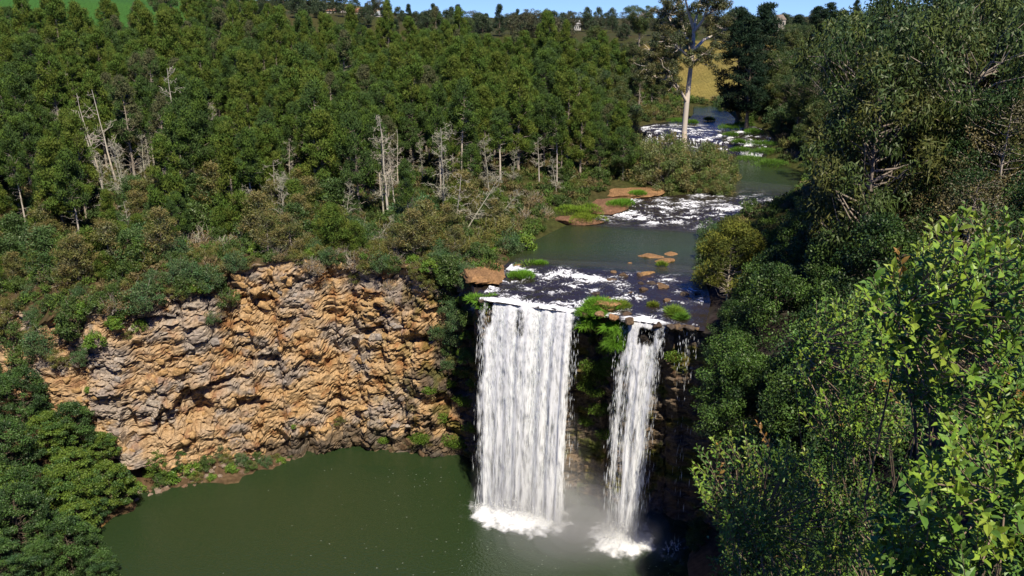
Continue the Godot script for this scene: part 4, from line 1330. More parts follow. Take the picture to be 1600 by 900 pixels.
func undergrowth() -> void:
	rng.seed = 980
	var mb := MB.new()
	for k in 5:
		clump(mb, Vector3(rng.randf_range(-0.5, 0.5), 0.25 + rng.randf() * 0.3, rng.randf_range(-0.5, 0.5)), Vector3(0.5, 0.4, 0.5), 34, 0.34, 0.06, Color(0.9, 0.9, 0.9), 0.6)
	var mm := MultiMesh.new()
	mm.transform_format = MultiMesh.TRANSFORM_3D
	mm.use_colors = true
	mm.mesh = mb.mesh(M.needles)
	var ts := []
	var cs := []
	var hues := [Color(0.06, 0.10, 0.025), Color(0.10, 0.105, 0.035), Color(0.14, 0.115, 0.055), Color(0.075, 0.13, 0.025), Color(0.05, 0.08, 0.025)]
	for k in 26000:
		var d := 120.0 + 220.0 * pow(rng.randf(), 1.5)
		var x := rng.randf_range(-0.66 * d - 6.0, 0.66 * d)
		if in_gorge(x, d): continue
		if k > 15000 and x > 20: continue
		if x > -30 and x < 95 and river_near(x, d).x < 2.2: continue
		if x > 60 and x < 100 and d > 306: continue
		if x < -120 and d > 300: continue
		var s := rng.randf_range(0.5, 1.4) * (1.0 + (d - 120.0) * 0.004)
		var bare := false
		for lg in [[-3.0, 124.0, 7.5], [11.0, 152.0, 6.0], [20.0, 163.0, 6.5], [25.0, 171.0, 7.0]]:
			if Vector2(x - lg[0], d - lg[1]).length() < lg[2]: bare = true
		if bare: continue
		ts.append(Transform3D(Basis(Vector3.UP, rng.randf() * TAU) * Basis.from_scale(Vector3(s, s * rng.randf_range(0.7, 1.4), s)), Vector3(x, land(x, d) - 0.1, -d)))
		cs.append(shift(hues[rng.randi() % 5], 0.2))
	for k in rim_data.size():
		var q: Array = rim_data[k]
		if q[4] > 735.0 or k % 2 == 1: continue
		var o := outward(k)
		for j in 4:
			var e := rng.randf_range(-0.3, 11.0)
			var p: Vector2 = q[0] + o * e
			var h := lerpf(q[1], plateau(p.x, p.y), smoothstep(0.0, 3.5, e))
			var s := rng.randf_range(0.5, 1.5)
			ts.append(Transform3D(Basis(Vector3.UP, rng.randf() * TAU) * Basis.from_scale(Vector3(s, s * rng.randf_range(0.6, 1.3), s)), Vector3(p.x, h - 0.15, -p.y)))
			cs.append(shift(hues[rng.randi() % 5], 0.2))
	mm.instance_count = ts.size()
	for k in ts.size():
		mm.set_instance_transform(k, ts[k])
		mm.set_instance_color(k, cs[k])
	var o := MultiMeshInstance3D.new()
	o.multimesh = mm
	o.name = "undergrowth"
	add_child(o)
	tag(o, "low mixed green and brown undergrowth covering the valley slopes", "undergrowth", "", "stuff")

func right_bank(bushes: Array) -> void:
	var rb := "broad-leaved trees on the steep bank across from the cliff"
	var k1 := Color(0.024, 0.050, 0.014)  # leaf green darkened to carry the shade of the bank in its colour
	var k2 := Color(0.052, 0.100, 0.020)
	var k3 := Color(0.115, 0.125, 0.022)
	var trees := []
	trees.append(make_tree("broadleaf_tree", "glossy broad-leaved tree on the steep bank with shade darkened into its leaf colour", "tree", rb, {"seed": 601, "h": 13.0, "w": 5.4, "low": 0.15, "shape": "dome", "clumps": 110, "clump": 1.15, "leaves": 230, "ln": 0.26, "wd": 0.075, "cols": [k1, k1, k2], "up": 0.1, "squash": 0.7, "fold": true, "bark": Color(0.14, 0.11, 0.09)}))
	trees.append(make_tree("broadleaf_tree", "bright green broad-leaved tree on the steep bank", "tree", rb, {"seed": 602, "h": 11.0, "w": 5.0, "low": 0.15, "shape": "dome", "clumps": 100, "clump": 1.1, "leaves": 230, "ln": 0.24, "wd": 0.075, "cols": [k2, k2, k1], "up": 0.1, "squash": 0.65, "fold": true, "bark": Color(0.2, 0.17, 0.14)}))
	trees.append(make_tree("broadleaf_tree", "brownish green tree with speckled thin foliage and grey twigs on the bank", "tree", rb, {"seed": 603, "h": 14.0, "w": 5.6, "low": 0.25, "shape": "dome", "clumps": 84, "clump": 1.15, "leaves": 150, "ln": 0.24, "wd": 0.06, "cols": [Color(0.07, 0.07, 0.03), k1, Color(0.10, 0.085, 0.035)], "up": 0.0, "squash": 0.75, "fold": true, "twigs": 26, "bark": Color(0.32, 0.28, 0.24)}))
	trees.append(make_tree("she_oak_by_falls", "olive green feathery tree beside the brink of the falls", "tree", rb, {"seed": 604, "h": 9.5, "w": 3.9, "low": 0.25, "shape": "dome", "clumps": 80, "clump": 0.95, "leaves": 260, "ln": 0.34, "wd": 0.045, "cols": [k3, k3, Color(0.055, 0.07, 0.016)], "up": 0.5, "squash": 0.8, "twigs": 14, "bark": Color(0.36, 0.31, 0.25), "mat": "needles"}))
	trees[3].called = "feathery_tree"
	rng.seed = 970
	put(trees[3], Vector3(27.5, 0.2, -108), Vector3(1.1, 1.15, 1.1), 0.4)
	put(trees[3], Vector3(31.5, 0.6, -113), Vector3(0.9, 0.85, 0.9), 2.4, "smaller olive green feathery tree behind the one at the brink")
	# [x, depth, level of foot, kind, scale]
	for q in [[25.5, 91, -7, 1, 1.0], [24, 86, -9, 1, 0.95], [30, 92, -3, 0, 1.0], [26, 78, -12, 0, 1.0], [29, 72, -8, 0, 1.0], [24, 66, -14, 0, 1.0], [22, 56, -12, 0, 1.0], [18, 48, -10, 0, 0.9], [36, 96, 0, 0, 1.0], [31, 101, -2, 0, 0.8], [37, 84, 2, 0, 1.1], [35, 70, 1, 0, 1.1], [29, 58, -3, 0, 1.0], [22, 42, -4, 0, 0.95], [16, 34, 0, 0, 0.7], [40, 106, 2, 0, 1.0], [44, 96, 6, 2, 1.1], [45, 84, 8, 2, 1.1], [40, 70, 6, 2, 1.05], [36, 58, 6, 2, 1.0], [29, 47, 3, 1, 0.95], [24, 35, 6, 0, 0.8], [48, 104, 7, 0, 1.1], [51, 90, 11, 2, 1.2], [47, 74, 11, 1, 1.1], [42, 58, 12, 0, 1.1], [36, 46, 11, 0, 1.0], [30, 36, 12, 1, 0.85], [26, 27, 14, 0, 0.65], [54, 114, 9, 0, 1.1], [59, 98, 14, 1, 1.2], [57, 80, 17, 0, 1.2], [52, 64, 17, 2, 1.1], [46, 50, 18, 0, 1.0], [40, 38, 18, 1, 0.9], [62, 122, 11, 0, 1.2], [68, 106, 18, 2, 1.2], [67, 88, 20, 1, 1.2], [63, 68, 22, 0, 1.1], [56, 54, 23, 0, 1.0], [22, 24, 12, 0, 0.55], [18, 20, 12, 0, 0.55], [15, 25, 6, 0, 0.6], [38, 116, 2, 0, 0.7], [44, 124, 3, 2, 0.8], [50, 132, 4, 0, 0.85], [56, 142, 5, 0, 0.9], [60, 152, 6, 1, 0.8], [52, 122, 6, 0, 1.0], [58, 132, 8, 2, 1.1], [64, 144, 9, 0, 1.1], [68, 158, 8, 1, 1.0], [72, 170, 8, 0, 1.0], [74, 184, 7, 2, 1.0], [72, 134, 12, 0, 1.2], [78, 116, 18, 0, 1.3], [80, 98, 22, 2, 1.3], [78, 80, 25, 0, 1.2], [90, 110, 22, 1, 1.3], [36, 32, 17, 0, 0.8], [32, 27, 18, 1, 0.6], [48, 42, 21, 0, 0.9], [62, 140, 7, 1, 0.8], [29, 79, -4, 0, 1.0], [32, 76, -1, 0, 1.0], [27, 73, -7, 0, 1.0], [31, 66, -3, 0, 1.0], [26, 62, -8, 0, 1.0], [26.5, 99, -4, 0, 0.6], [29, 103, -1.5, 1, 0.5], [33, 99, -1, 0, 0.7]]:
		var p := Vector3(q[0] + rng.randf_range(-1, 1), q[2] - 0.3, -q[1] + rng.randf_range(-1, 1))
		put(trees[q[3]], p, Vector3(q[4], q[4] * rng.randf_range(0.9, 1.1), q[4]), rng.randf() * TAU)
	# eucalypts further up the right side
	var eg := "grey-green eucalypts on the far bank"
	var eu := []
	eu.append(make_tree("eucalyptus_tree", "wide grey-green eucalypt with pale limbs on the far bank", "tree", eg, {"seed": 611, "h": 17.0, "w": 6.6, "low": 0.35, "shape": "flat", "clumps": 130, "clump": 1.2, "leaves": 190, "ln": 0.42, "wd": 0.07, "cols": [Color(0.052, 0.084, 0.024), Color(0.066, 0.090, 0.022), Color(0.036, 0.064, 0.020)], "up": -0.5, "squash": 0.75, "rise": 1.3, "trunk": 0.45, "bark": Color(0.24, 0.21, 0.175), "trunk_top": 0.75, "twigs": 10}))
	eu.append(make_tree("eucalyptus_tree", "brownish green eucalypt with thin crown on the far bank", "tree", eg, {"seed": 612, "h": 15.0, "w": 5.4, "low": 0.3, "shape": "dome", "clumps": 115, "clump": 1.15, "leaves": 190, "ln": 0.42, "wd": 0.07, "cols": [Color(0.070, 0.082, 0.022), Color(0.045, 0.072, 0.020)], "up": -0.4, "squash": 0.7, "rise": 1.3, "trunk": 0.4, "bark": Color(0.22, 0.19, 0.16), "trunk_top": 0.8, "twigs": 8}))
	var ed := 128.0
	while ed < 310.0:
		var ex := maxf(64.0 + (ed - 128.0) * 0.10, 66.0)
		while ex < ed * 0.66 + 8.0:
			var x := ex + rng.randf_range(-2.2, 2.2)
			var dd := ed + rng.randf_range(-2.2, 2.2)
			ex += 8.2
			if river_near(x, dd).x < 7.0: continue
			if dd > 285 and x < 104: continue
			put(eu[rng.randi() % 2], stand(x, dd), Vector3(1, rng.randf_range(0.85, 1.15), 1) * rng.randf_range(0.75, 1.1), rng.randf() * TAU)
		ed += 8.6
	for q in [[66, 104, 0, 1.5], [74, 112, 1, 1.5], [84, 128, 0, 1.6]]:
		put(eu[q[2]], stand(q[0], q[1]), Vector3.ONE * q[3], rng.randf() * TAU, "very large spreading eucalypt with pale bare limbs above the shaded bank")
	for q in range(1375, 1640, 20):
		var dd := rng.randf_range(95.0, 150.0)
		var tip := deep(q + rng.randf_range(-8, 8), rng.randf_range(-60, 15) if q > 1400 else 30.0, dd)
		var foot := stand(tip.x, dd)
		var sc := (tip.y - foot.y) / 16.8
		put(eu[(q / 20) % 2], foot, Vector3(minf(sc, 1.3), sc, minf(sc, 1.3)), rng.randf() * TAU, "tall olive eucalypt rising above the shaded bank against the sky", "tall eucalypts above the shaded bank")
	# forest at the middle distance on the left bank of the upper river, and the slope behind
	for q in [[22, 205, 1, 0.8], [14, 214, 0, 0.8], [26, 222, 1, 0.9], [18, 236, 0, 0.85], [30, 250, 1, 0.85], [24, 264, 0, 0.8], [36, 272, 1, 0.8], [44, 284, 0, 0.8], [30, 290, 1, 0.9], [48, 300, 1, 0.7], [20, 300, 0, 0.9], [40, 320, 1, 0.9], [8, 320, 1, 0.9], [56, 330, 0, 0.9], [26, 340, 0, 0.9], [-10, 340, 1, 1.0], [44, 350, 1, 0.9], [62, 360, 1, 0.9], [10, 370, 0, 1.0], [34, 380, 1, 1.0], [72, 380, 0, 0.9], [100, 330, 1, 1.0], [108, 350, 0, 1.0], [112, 372, 1, 1.0], [94, 385, 0, 0.9], [120, 330, 0, 1.0], [54, 395, 0, 1.0], [-20, 380, 0, 1.0]]:
		put(eu[q[2]], stand(q[0] + rng.randf_range(-1.5, 1.5), q[1] + rng.randf_range(-1.5, 1.5)), Vector3.ONE * q[3] * rng.randf_range(0.85, 1.1), rng.randf() * TAU, ["rounded grey-green tree in the valley upstream of the cascade", "olive green tree in the valley upstream of the cascade"][q[2]], "trees upstream of the cascade")
	# dark pines against the sky
	var pn := []
	pn.append(make_tree("pine_tree", "tall dark pine with layered boughs standing against the sky", "tree", "dark pines on the skyline", {"seed": 621, "h": 26.0, "w": 5.6, "low": 0.15, "shape": "spire", "clumps": 110, "clump": 1.5, "leaves": 130, "ln": 0.7, "wd": 0.10, "cols": [Color(0.014, 0.030, 0.016), Color(0.020, 0.036, 0.018)], "up": 0.4, "squash": 0.4, "trunk": 0.45, "sag": 0.12, "mat": "needles"}))
	for q in [[1165, 12, 250, 1.25], [1195, 5, 262, 1.3], [1180, 25, 240, 1.1], [1250, 25, 380, 0.95], [1275, 12, 385, 1.0], [1300, 6, 390, 1.0], [1315, 18, 380, 0.9], [1338, 2, 350, 0.8], [1290, 16, 370, 0.9]]:
		var tip := deep(q[0], q[1] - 4, q[2])
		put(pn[0], Vector3(tip.x, tip.y - 26.0 * q[3], tip.z), Vector3(q[3] * (0.55 if q[0] == 1338 else 1.0), q[3], q[3] * (0.55 if q[0] == 1338 else 1.0)), rng.randf() * TAU)
	# the great pale-trunked eucalypt on the island
	giant()
	# bush of the island in the river and shrubs of the right shore
	var isl := make_shrub("island_bush", "large rounded grey-green thicket on the island in front of the cascade", "thickets on the island", {"seed": 631, "h": 7.0, "w": 5.0, "clumps": 120, "clump": 1.0, "leaves": 150, "ln": 0.34, "wd": 0.06, "cols": [Color(0.11, 0.13, 0.042), Color(0.085, 0.11, 0.04), Color(0.13, 0.12, 0.045), Color(0.08, 0.125, 0.03)], "twigs": 10})
	for q in [[31, 176, 0.95], [38, 180, 1.0], [26, 182, 0.9], [34, 190, 1.0], [42, 184, 0.85], [24, 192, 0.85], [40, 172, 0.62], [28, 202, 0.8], [45, 192, 0.7]]:
		put(isl, stand(q[0], q[1]), Vector3(q[2] * 1.2, q[2] * rng.randf_range(1.3, 1.6), q[2] * 1.2), rng.randf() * TAU)
	for q in [[64, 168, 1, 1.4], [67, 178, 0, 1.5], [66, 188, 2, 1.0], [69, 196, 1, 1.4], [66, 208, 3, 1.2], [71, 204, 4, 1.5], [72, 216, 0, 1.6], [74, 228, 2, 1.4], [72, 238, 0, 1.7], [73, 248, 4, 1.7], [71, 258, 0, 1.8], [70, 268, 2, 1.6], [74, 276, 0, 1.8], [78, 262, 4, 2.0], [80, 284, 0, 1.9], [62, 158, 4, 1.5], [56, 150, 0, 1.5], [50, 142, 4, 1.4], [46, 134, 0, 1.4], [42, 126, 4, 1.3], [70, 186, 4, 1.7], [76, 242, 4, 2.0], [80, 250, 0, 2.0], [84, 270, 2, 2.0], [68, 290, 0, 1.3], [70, 300, 4, 1.4], [50, 300, 1, 1.3], [46, 290, 0, 1.4], [40, 262, 1, 1.5], [34, 256, 4, 1.6], [30, 246, 1, 1.6], [36, 136, 1, 1.0], [40, 145, 0, 1.2], [60, 178, 2, 0.8], [24.5, 101, 0, 0.8], [25.5, 105, 4, 0.9], [26, 112, 0, 1.0], [27, 117, 4, 1.0], [28, 122, 0, 1.0], [29.5, 128, 4, 1.1], [30.5, 134, 0, 1.0], [23.5, 98.5, 0, 0.7], [32, 140, 4, 1.1]]:
		put(bushes[q[2]], stand(q[0], q[1], 0.3), Vector3.ONE * q[3], rng.randf() * TAU, ["dark green shrub on the shore of the upper river", "olive shrub on the shore of the upper river", "bright green shrub on the shore of the upper river", "dry brown shrub on the shore of the upper river", "blue-green shrub on the shore of the upper river"][q[2]], "shrubs on the shore of the upper river")
	for q in [[818, 345, 3, 1.1], [850, 340, 3, 1.0], [835, 320, 3, 1.2], [800, 360, 3, 1.0], [770, 370, 1, 1.0], [790, 340, 1, 1.1], [740, 370, 3, 0.9], [760, 345, 0, 1.0], [870, 325, 0, 1.0], [900, 300, 1, 1.2], [935, 285, 0, 1.2], [880, 290, 0, 1.3], [960, 270, 1, 1.2], [720, 350, 1, 1.1], [700, 375, 3, 0.9]]:
		var p := hit_land(q[0], q[1], 110.0, 250.0)
		put(bushes[q[2]], p - Vector3(0, 0.3, 0), Vector3.ONE * q[3], rng.randf() * TAU, ["dark green shrub on the bank above the brown ledge", "olive shrub on the bank above the brown ledge", "", "dry russet shrub leaning over the river pool", ""][q[2]], "shrubs on the bank of the river pool")

func giant() -> void:
	rng.seed = 633
	var foot := stand(38.5, 196, 0.4)
	var dd := 196.0
	var o := base("eucalyptus_tree", foot)
	tag(o, "tall pale-trunked eucalypt standing alone on the island in front of the cascade", "tree")
	var wood := MB.new()
	var bark := Color(0.52, 0.46, 0.40)
	var P := func(px: float, py: float, dz: float) -> Vector3:
		return deep(px, py, dd + dz) - foot
	var t0: Vector3 = Vector3.ZERO
	tube(wood, [t0 - Vector3(0, 1, 0), P.call(1069, 205, 0), P.call(1073, 160, 0), P.call(1078, 115, 0), P.call(1083, 75, 0), P.call(1084, 45, 0), P.call(1092, 10, 1), P.call(1098, -25, 1)], [0.8, 0.6, 0.54, 0.46, 0.4, 0.32, 0.2, 0.1], 10, bark, 0.05)
	var boughs := [[[1073, 160, 0], [1062, 140, -1], [1040, 125, -2], [1020, 117, -3], [1012, 104, -3]], [[1040, 125, -2], [1042, 105, -2], [1034, 88, -2], [1024, 76, -1]], [[1062, 140, -1], [1052, 128, -3], [1046, 112, -4]], [[1083, 75, 0], [1070, 55, 2], [1052, 40, 3], [1040, 20, 3]], [[1084, 50, 0], [1100, 30, -2], [1116, 15, -3], [1128, 0, -3]], [[1083, 80, 0], [1100, 62, 2], [1115, 55, 4], [1132, 48, 4]], [[1084, 45, 0], [1076, 20, -1], [1070, -5, -2], [1062, -25, -2]], [[1080, 100, 0], [1092, 92, -2], [1100, 84, -3]], [[1078, 90, 0], [1060, 76, -2], [1045, 60, -3]], [[1070, 55, 2], [1064, 30, 4], [1056, 6, 5]], [[1100, 30, -2], [1108, 6, -4], [1112, -15, -4]]]
	var tips := []
	for b in boughs:
		var pts := []
		var rad := []
		for k in b.size():
			pts.append(P.call(b[k][0], b[k][1], b[k][2] * 1.4))
			rad.append(lerpf(0.40, 0.09, float(k) / (b.size() - 1)))
		tube(wood, pts, rad, 6, bark, 0.05)
		tips.append(pts[pts.size() - 1]); tips.append(pts[pts.size() - 2])
	var leafs := MB.new()
	for k in 320:
		var tpt: Vector3 = tips[rng.randi() % tips.size()]
		if tpt.y < 20.0 and rng.randf() < 0.7: continue
		var c := tpt + rdir() * Vector3(4.2, 2.6, 4.2) * pow(rng.randf(), 0.5)
		if rng.randf() < 0.4: c.y += rng.randf() * 2.0
		var cr := rng.randf_range(0.6, 1.15)
		clump(leafs, c, Vector3(cr, cr * 0.7, cr), int(170 * cr), 0.42, 0.08, shift([Color(0.06, 0.07, 0.025), Color(0.075, 0.075, 0.025), Color(0.045, 0.06, 0.025)][k % 3], 0.15), -0.4)
		limb(wood, tpt, c, 0.07, 0.02, bark, 3, 0.15)
	mi("trunk", wood.mesh(M.bark), o)
	mi("crown", leafs.mesh(M.leaf), o)

# ---------------------------------------------------------------- rocks and grass by the water
func rock(px: float, py: float, h: float, size: Vector3, col: Color, label: String, group: String, seed_: int, turn: float, called := "boulder") -> void:
	var p := at(px, py, h)
	var o := mi(called, stone_mesh(seed_, col, M.rock, 1.0), null, p)
	o.transform.basis = Basis(Vector3.UP, turn) * Basis.from_scale(size)
	tag(o, label, "rock", group)

func tuft(px: float, py: float, h: float, r: float, n: int, ln: float, label: String, droop := 0.0, col := Color(0.105, 0.235, 0.022)) -> void:
	var p := at(px, py, h)
	var mb := MB.new()
	var lobes := maxi(1, int(r * (2.2 + droop * 3.0)))
	for k in lobes:
		var off := Vector3(rng.randf_range(-1, 1) * r * 0.7, rng.randf_range(-0.05, 0.1) - droop * r * rng.randf() * 1.3, rng.randf_range(-1, 1) * r * 0.6) if k > 0 else Vector3.ZERO
		grass(mb, off, r * (0.75 if lobes > 1 else 1.0), n / lobes, ln, shift(col, 0.12), droop)
	var o := mi("grass_clump", mb.mesh(M.grass), null, p)
	tag(o, label, "grass", "grass clumps along the river", "stuff")

func riverside() -> void:
	rng.seed = 1001
	var tan_ := Color(0.34, 0.20, 0.095)
	var brown := Color(0.24, 0.135, 0.08)
	var bl := "rocks of the river bed above the falls"
	rock(752, 424, 0.5, Vector3(3.4, 1.4, 9.0), tan_, "broad sandy brown rock shelf on the bank above the broad fall", bl, 701, 0.1, "rock_ledge")
	rock(812, 420, 0.2, Vector3(1.7, 1.0, 1.6), tan_, "brown rock with grass beside the brown shelf", bl, 702, 0.6)
	rock(822, 432, 0.1, Vector3(1.2, 0.7, 1.6), brown, "small red-brown rock at the edge of the broad fall's rapids", bl, 703, 0.2)
	rock(1022, 402, 0.85, Vector3(2.6, 0.45, 2.6), tan_, "flat cracked tan rock lying in the river pool", bl, 704, 0.3)
	rock(1042, 408, 0.85, Vector3(2.2, 0.4, 2.0), tan_, "flat tan slab with a grass tuft in the river pool", bl, 705, 1.0)
	rock(1048, 399, 0.85, Vector3(2.2, 0.35, 1.6), tan_, "thin tan slab behind the flat cracked rock", bl, 706, 2.0)
	rock(1012, 432, 0.45, Vector3(1.75, 0.95, 1.5), Color(0.36, 0.22, 0.10), "smooth rounded tan boulder in the rapids", bl, 707, 0.2)
	rock(1054, 438, 0.5, Vector3(0.65, 0.6, 0.6), Color(0.20, 0.15, 0.10), "small round dark boulder in the rapids", bl, 708, 0.5)
	rock(1028, 447, 0.35, Vector3(0.9, 0.6, 0.9), Color(0.22, 0.14, 0.07), "small wet brown boulder in the rapids", bl, 709, 0.9)
	rock(1012, 452, 0.25, Vector3(0.7, 0.4, 0.7), Color(0.15, 0.10, 0.06), "low dark wet stone in the rapids", bl, 710, 0.1)
	rock(985, 413, 0.8, Vector3(0.5, 0.35, 0.4), tan_, "little tan stone breaking the pool surface", bl, 711, 0.1)
	for k in 22:
		var f := rng.randf_range(0.12, 1.9)
		var w := rng.randf_range(0.5, 0.98)
		var p := strip_at(f, w)
		var sz := rng.randf_range(0.3, 0.85)
		var o := mi("boulder", stone_mesh(730 + k, [Color(0.13, 0.09, 0.06), Color(0.20, 0.13, 0.075), Color(0.09, 0.07, 0.055)][k % 3], M.rock, 1.0), null, p - Vector3(0, sz * 0.1, 0))
		o.transform.basis = Basis(Vector3.UP, rng.randf() * TAU) * Basis.from_scale(Vector3(sz * 1.4, sz * 0.6, sz))
		tag(o, "low wet stone in the shallow rapids above the narrow fall", "rock", "wet stones above the narrow fall")
	for k in 10:
		var px: float = [750, 908, 914, 982, 1050, 1057, 1064, 1072, 1080, 1088][k]
		var p := at(px + rng.randf_range(-4, 4), 467.0 + (px - 748.0) * 0.1345 + rng.randf_range(-3, 3), -0.15)
		var sz := rng.randf_range(0.35, 0.8)
		var o := mi("boulder", stone_mesh(760 + k, [Color(0.12, 0.095, 0.075), Color(0.17, 0.12, 0.075)][k % 2], M.rock, 1.0), null, p)
		o.transform.basis = Basis(Vector3.UP, rng.randf() * TAU) * Basis.from_scale(Vector3(sz * 1.3, sz * 0.75, sz))
		tag(o, "wet dark stone breaking the water at the brink of the falls", "rock", "stones along the brink")
	tuft(932, 478, 0.5, 1.8, 2200, 0.8, "broad mat of green grass over the top of the knob", 0.2)
	tuft(1066, 496, 0.2, 0.9, 900, 0.7, "dark green tuft at the shaded end of the brink", 0.4, Color(0.08, 0.17, 0.02))
	# left shore ledges by the upper rapids
	rock(898, 344, 1.3, Vector3(6.0, 0.9, 5.0), brown, "flat red-brown ledge at the edge of the river pool", bl, 712, 0.2, "rock_ledge")
	rock(958, 320, 1.9, Vector3(5.2, 1.0, 8.0), brown, "long red-brown ledge beside the upper rapids", bl, 713, -0.4, "rock_ledge")
	rock(985, 300, 2.5, Vector3(7.0, 1.0, 6.0), tan_, "tan ledge at the head of the upper rapids", bl, 714, 0.2, "rock_ledge")
	rock(950, 305, 2.0, Vector3(4.5, 1.1, 5.0), brown, "sloping brown ledge below the forest edge", bl, 715, 0.7, "rock_ledge")
	rock(1040, 298, 2.2, Vector3(5.0, 0.6, 2.2), tan_, "low tan ledge below the island thicket", bl, 716, 0.1, "rock_ledge")
	# the knob between the two falls
	rock(944, 496, -1.9, Vector3(3.6, 3.2, 2.6), Color(0.17, 0.10, 0.05), "wet brown rock knob with grass between the two falls", bl, 717, 0.3, "boulder")
	rock(950, 477, 0.5, Vector3(2.6, 0.9, 2.2), tan_, "tan rock capping the knob between the two falls", bl, 718, 0.8)
	rock(958, 496, 0.0, Vector3(0.75, 0.5, 0.7), Color(0.36, 0.21, 0.11), "rounded tan stone in the grass on the knob", bl, 719, 0.2)
	rock(938, 492, 0.1, Vector3(0.8, 0.5, 0.7), Color(0.34, 0.22, 0.12), "squarish tan stone in the grass on the knob", bl, 720, 0.4)
	rock(1008, 528, -2.6, Vector3(1.0, 1.5, 0.9), Color(0.05, 0.042, 0.038), "dark wet rock splitting the narrow fall", bl, 721, 0.4)
	rock(1030, 510, -0.6, Vector3(0.9, 0.8, 0.9), Color(0.10, 0.07, 0.05), "dark rock under the grass tuft at the narrow fall", bl, 722, 0.4)
	# grass
	tuft(818, 432, 0.4, 1.5, 1500, 0.75, "bright green grass clump on the rock above the broad fall")
	tuft(846, 414, 0.7, 1.1, 900, 0.6, "rounded green grass tuft at the tip of the brown rock")
	tuft(745, 466, -0.3, 1.2, 1300, 0.8, "green grass hanging over the edge beside the broad fall", 0.7)
	tuft(765, 466, -0.2, 0.9, 900, 0.6, "small green tuft at the brink of the broad fall", 0.5)
	tuft(925, 485, 0.2, 1.5, 1700, 0.8, "green grass on the side of the knob facing the broad fall", 0.5)
	tuft(920, 500, -1.2, 1.2, 1500, 1.0, "grass trailing down the knob beside the broad fall", 0.9)
	tuft(972, 480, 0.2, 1.3, 1300, 0.7, "yellowish grass on top of the knob", 0.2, Color(0.12, 0.17, 0.02))
	tuft(960, 508, -1.4, 1.1, 1700, 1.2, "grass hanging down the front of the knob", 1.0)
	tuft(962, 528, -2.9, 0.8, 1500, 1.2, "tip of the grass hanging on the knob", 1.0)
	tuft(1052, 488, 0.2, 1.2, 1400, 0.9, "pale green grass tuft beside the narrow fall", 0.3, Color(0.12, 0.21, 0.025))
	tuft(1020, 478, 0.2, 0.6, 500, 0.6, "small yellow-green tuft behind the narrow fall", 0.2, Color(0.13, 0.17, 0.02))
	tuft(1034, 415, 1.1, 0.7, 500, 0.6, "grass tuft on the flat tan slab", 0.0, Color(0.12, 0.19, 0.02))
	tuft(905, 335, 1.7, 3.4, 2600, 0.6, "bright lawn-like grass on the ledge by the river pool", 0.0, Color(0.12, 0.20, 0.02))
	tuft(920, 345, 1.5, 2.6, 1800, 0.5, "yellow-green grass at the corner of the ledge", 0.0, Color(0.13, 0.19, 0.02))
	tuft(970, 322, 2.2, 2.2, 2000, 0.7, "green grass clump beside the upper rapids")
	tuft(1000, 304, 2.7, 1.6, 1200, 0.6, "green grass at the head of the upper rapids")
	tuft(790, 385, 1.2, 1.8, 1500, 0.8, "bright leafy grass at the end of the river pool")
	tuft(775, 397, 1.0, 1.2, 900, 0.8, "bright weeds on the brown shelf")
	for q in [[1058, 191, 6.6, 2.2], [1080, 193, 6.5, 1.6], [1143, 201, 6.3, 2.6], [1160, 197, 6.4, 2.4], [1178, 208, 6.0, 2.2], [1143, 212, 5.6, 1.6], [1155, 224, 5.0, 1.6], [1158, 237, 3.6, 2.0], [1190, 228, 4.4, 3.0], [1195, 240, 3.4, 3.0], [1175, 252, 2.7, 3.4], [1205, 258, 2.8, 3.2], [1108, 188, 6.5, 1.4]]:
		tuft(q[0], q[1], q[2], q[3], 1300, 0.9, "green grass islet among the steps of the cascade", 0.1, Color(0.075, 0.16, 0.02))
	# moss and ferns on the wet wall beside and behind the falls
	for q in [[695, 690, 1.6], [720, 685, 1.5], [660, 685, 1.4], [640, 680, 1.0], [735, 665, 1.2], [715, 620, 0.9], [940, 580, 1.6], [925, 570, 1.4], [955, 560, 1.2], [915, 520, 0.8], [740, 600, 1.0], [705, 600, 1.0], [975, 560, 1.0], [930, 610, 1.0], [725, 580, 1.3], [730, 550, 1.2], [600, 690, 0.8], [530, 700, 0.8], [935, 585, 2.0], [955, 575, 1.6], [920, 600, 1.4], [940, 640, 1.5], [950, 680, 1.3], [925, 660, 1.1], [985, 560, 1.4], [970, 620, 1.0], [945, 545, 1.2], [735, 625, 1.3], [1060, 560, 1.2], [690, 650, 1.2], [670, 610, 0.9]]:
		var best: Array = cliff_pts[0]
		var bd := 1e9
		var r := ray(q[0], q[1]).normalized()
		for c in cliff_pts:
			var e: Vector3 = c[0] - EYE
			var dist := (e - r * e.dot(r)).length()
			if dist < bd: bd = dist; best = c
		var mb := MB.new()
		clump(mb, Vector3.ZERO, Vector3(q[2] * 1.3, q[2] * 0.7, 0.5), int(700 * q[2]), 0.22, 0.05, Color(0.085, 0.15, 0.02), -0.3)
		var o := mi("fern_patch", mb.mesh(M.grass), null, best[0] + best[1] * 0.2)
		tag(o, "bright green ferns and moss on the wet wall by the falls", "ferns", "fern patches on the wet wall", "stuff")
	# rubble on the shore under the cliff
	var rub := []
	for k in 6: rub.append(stone_mesh(800 + k, [Color(0.26, 0.16, 0.11), Color(0.32, 0.25, 0.20), Color(0.20, 0.14, 0.10)][k % 3], M.rock, 1.0))
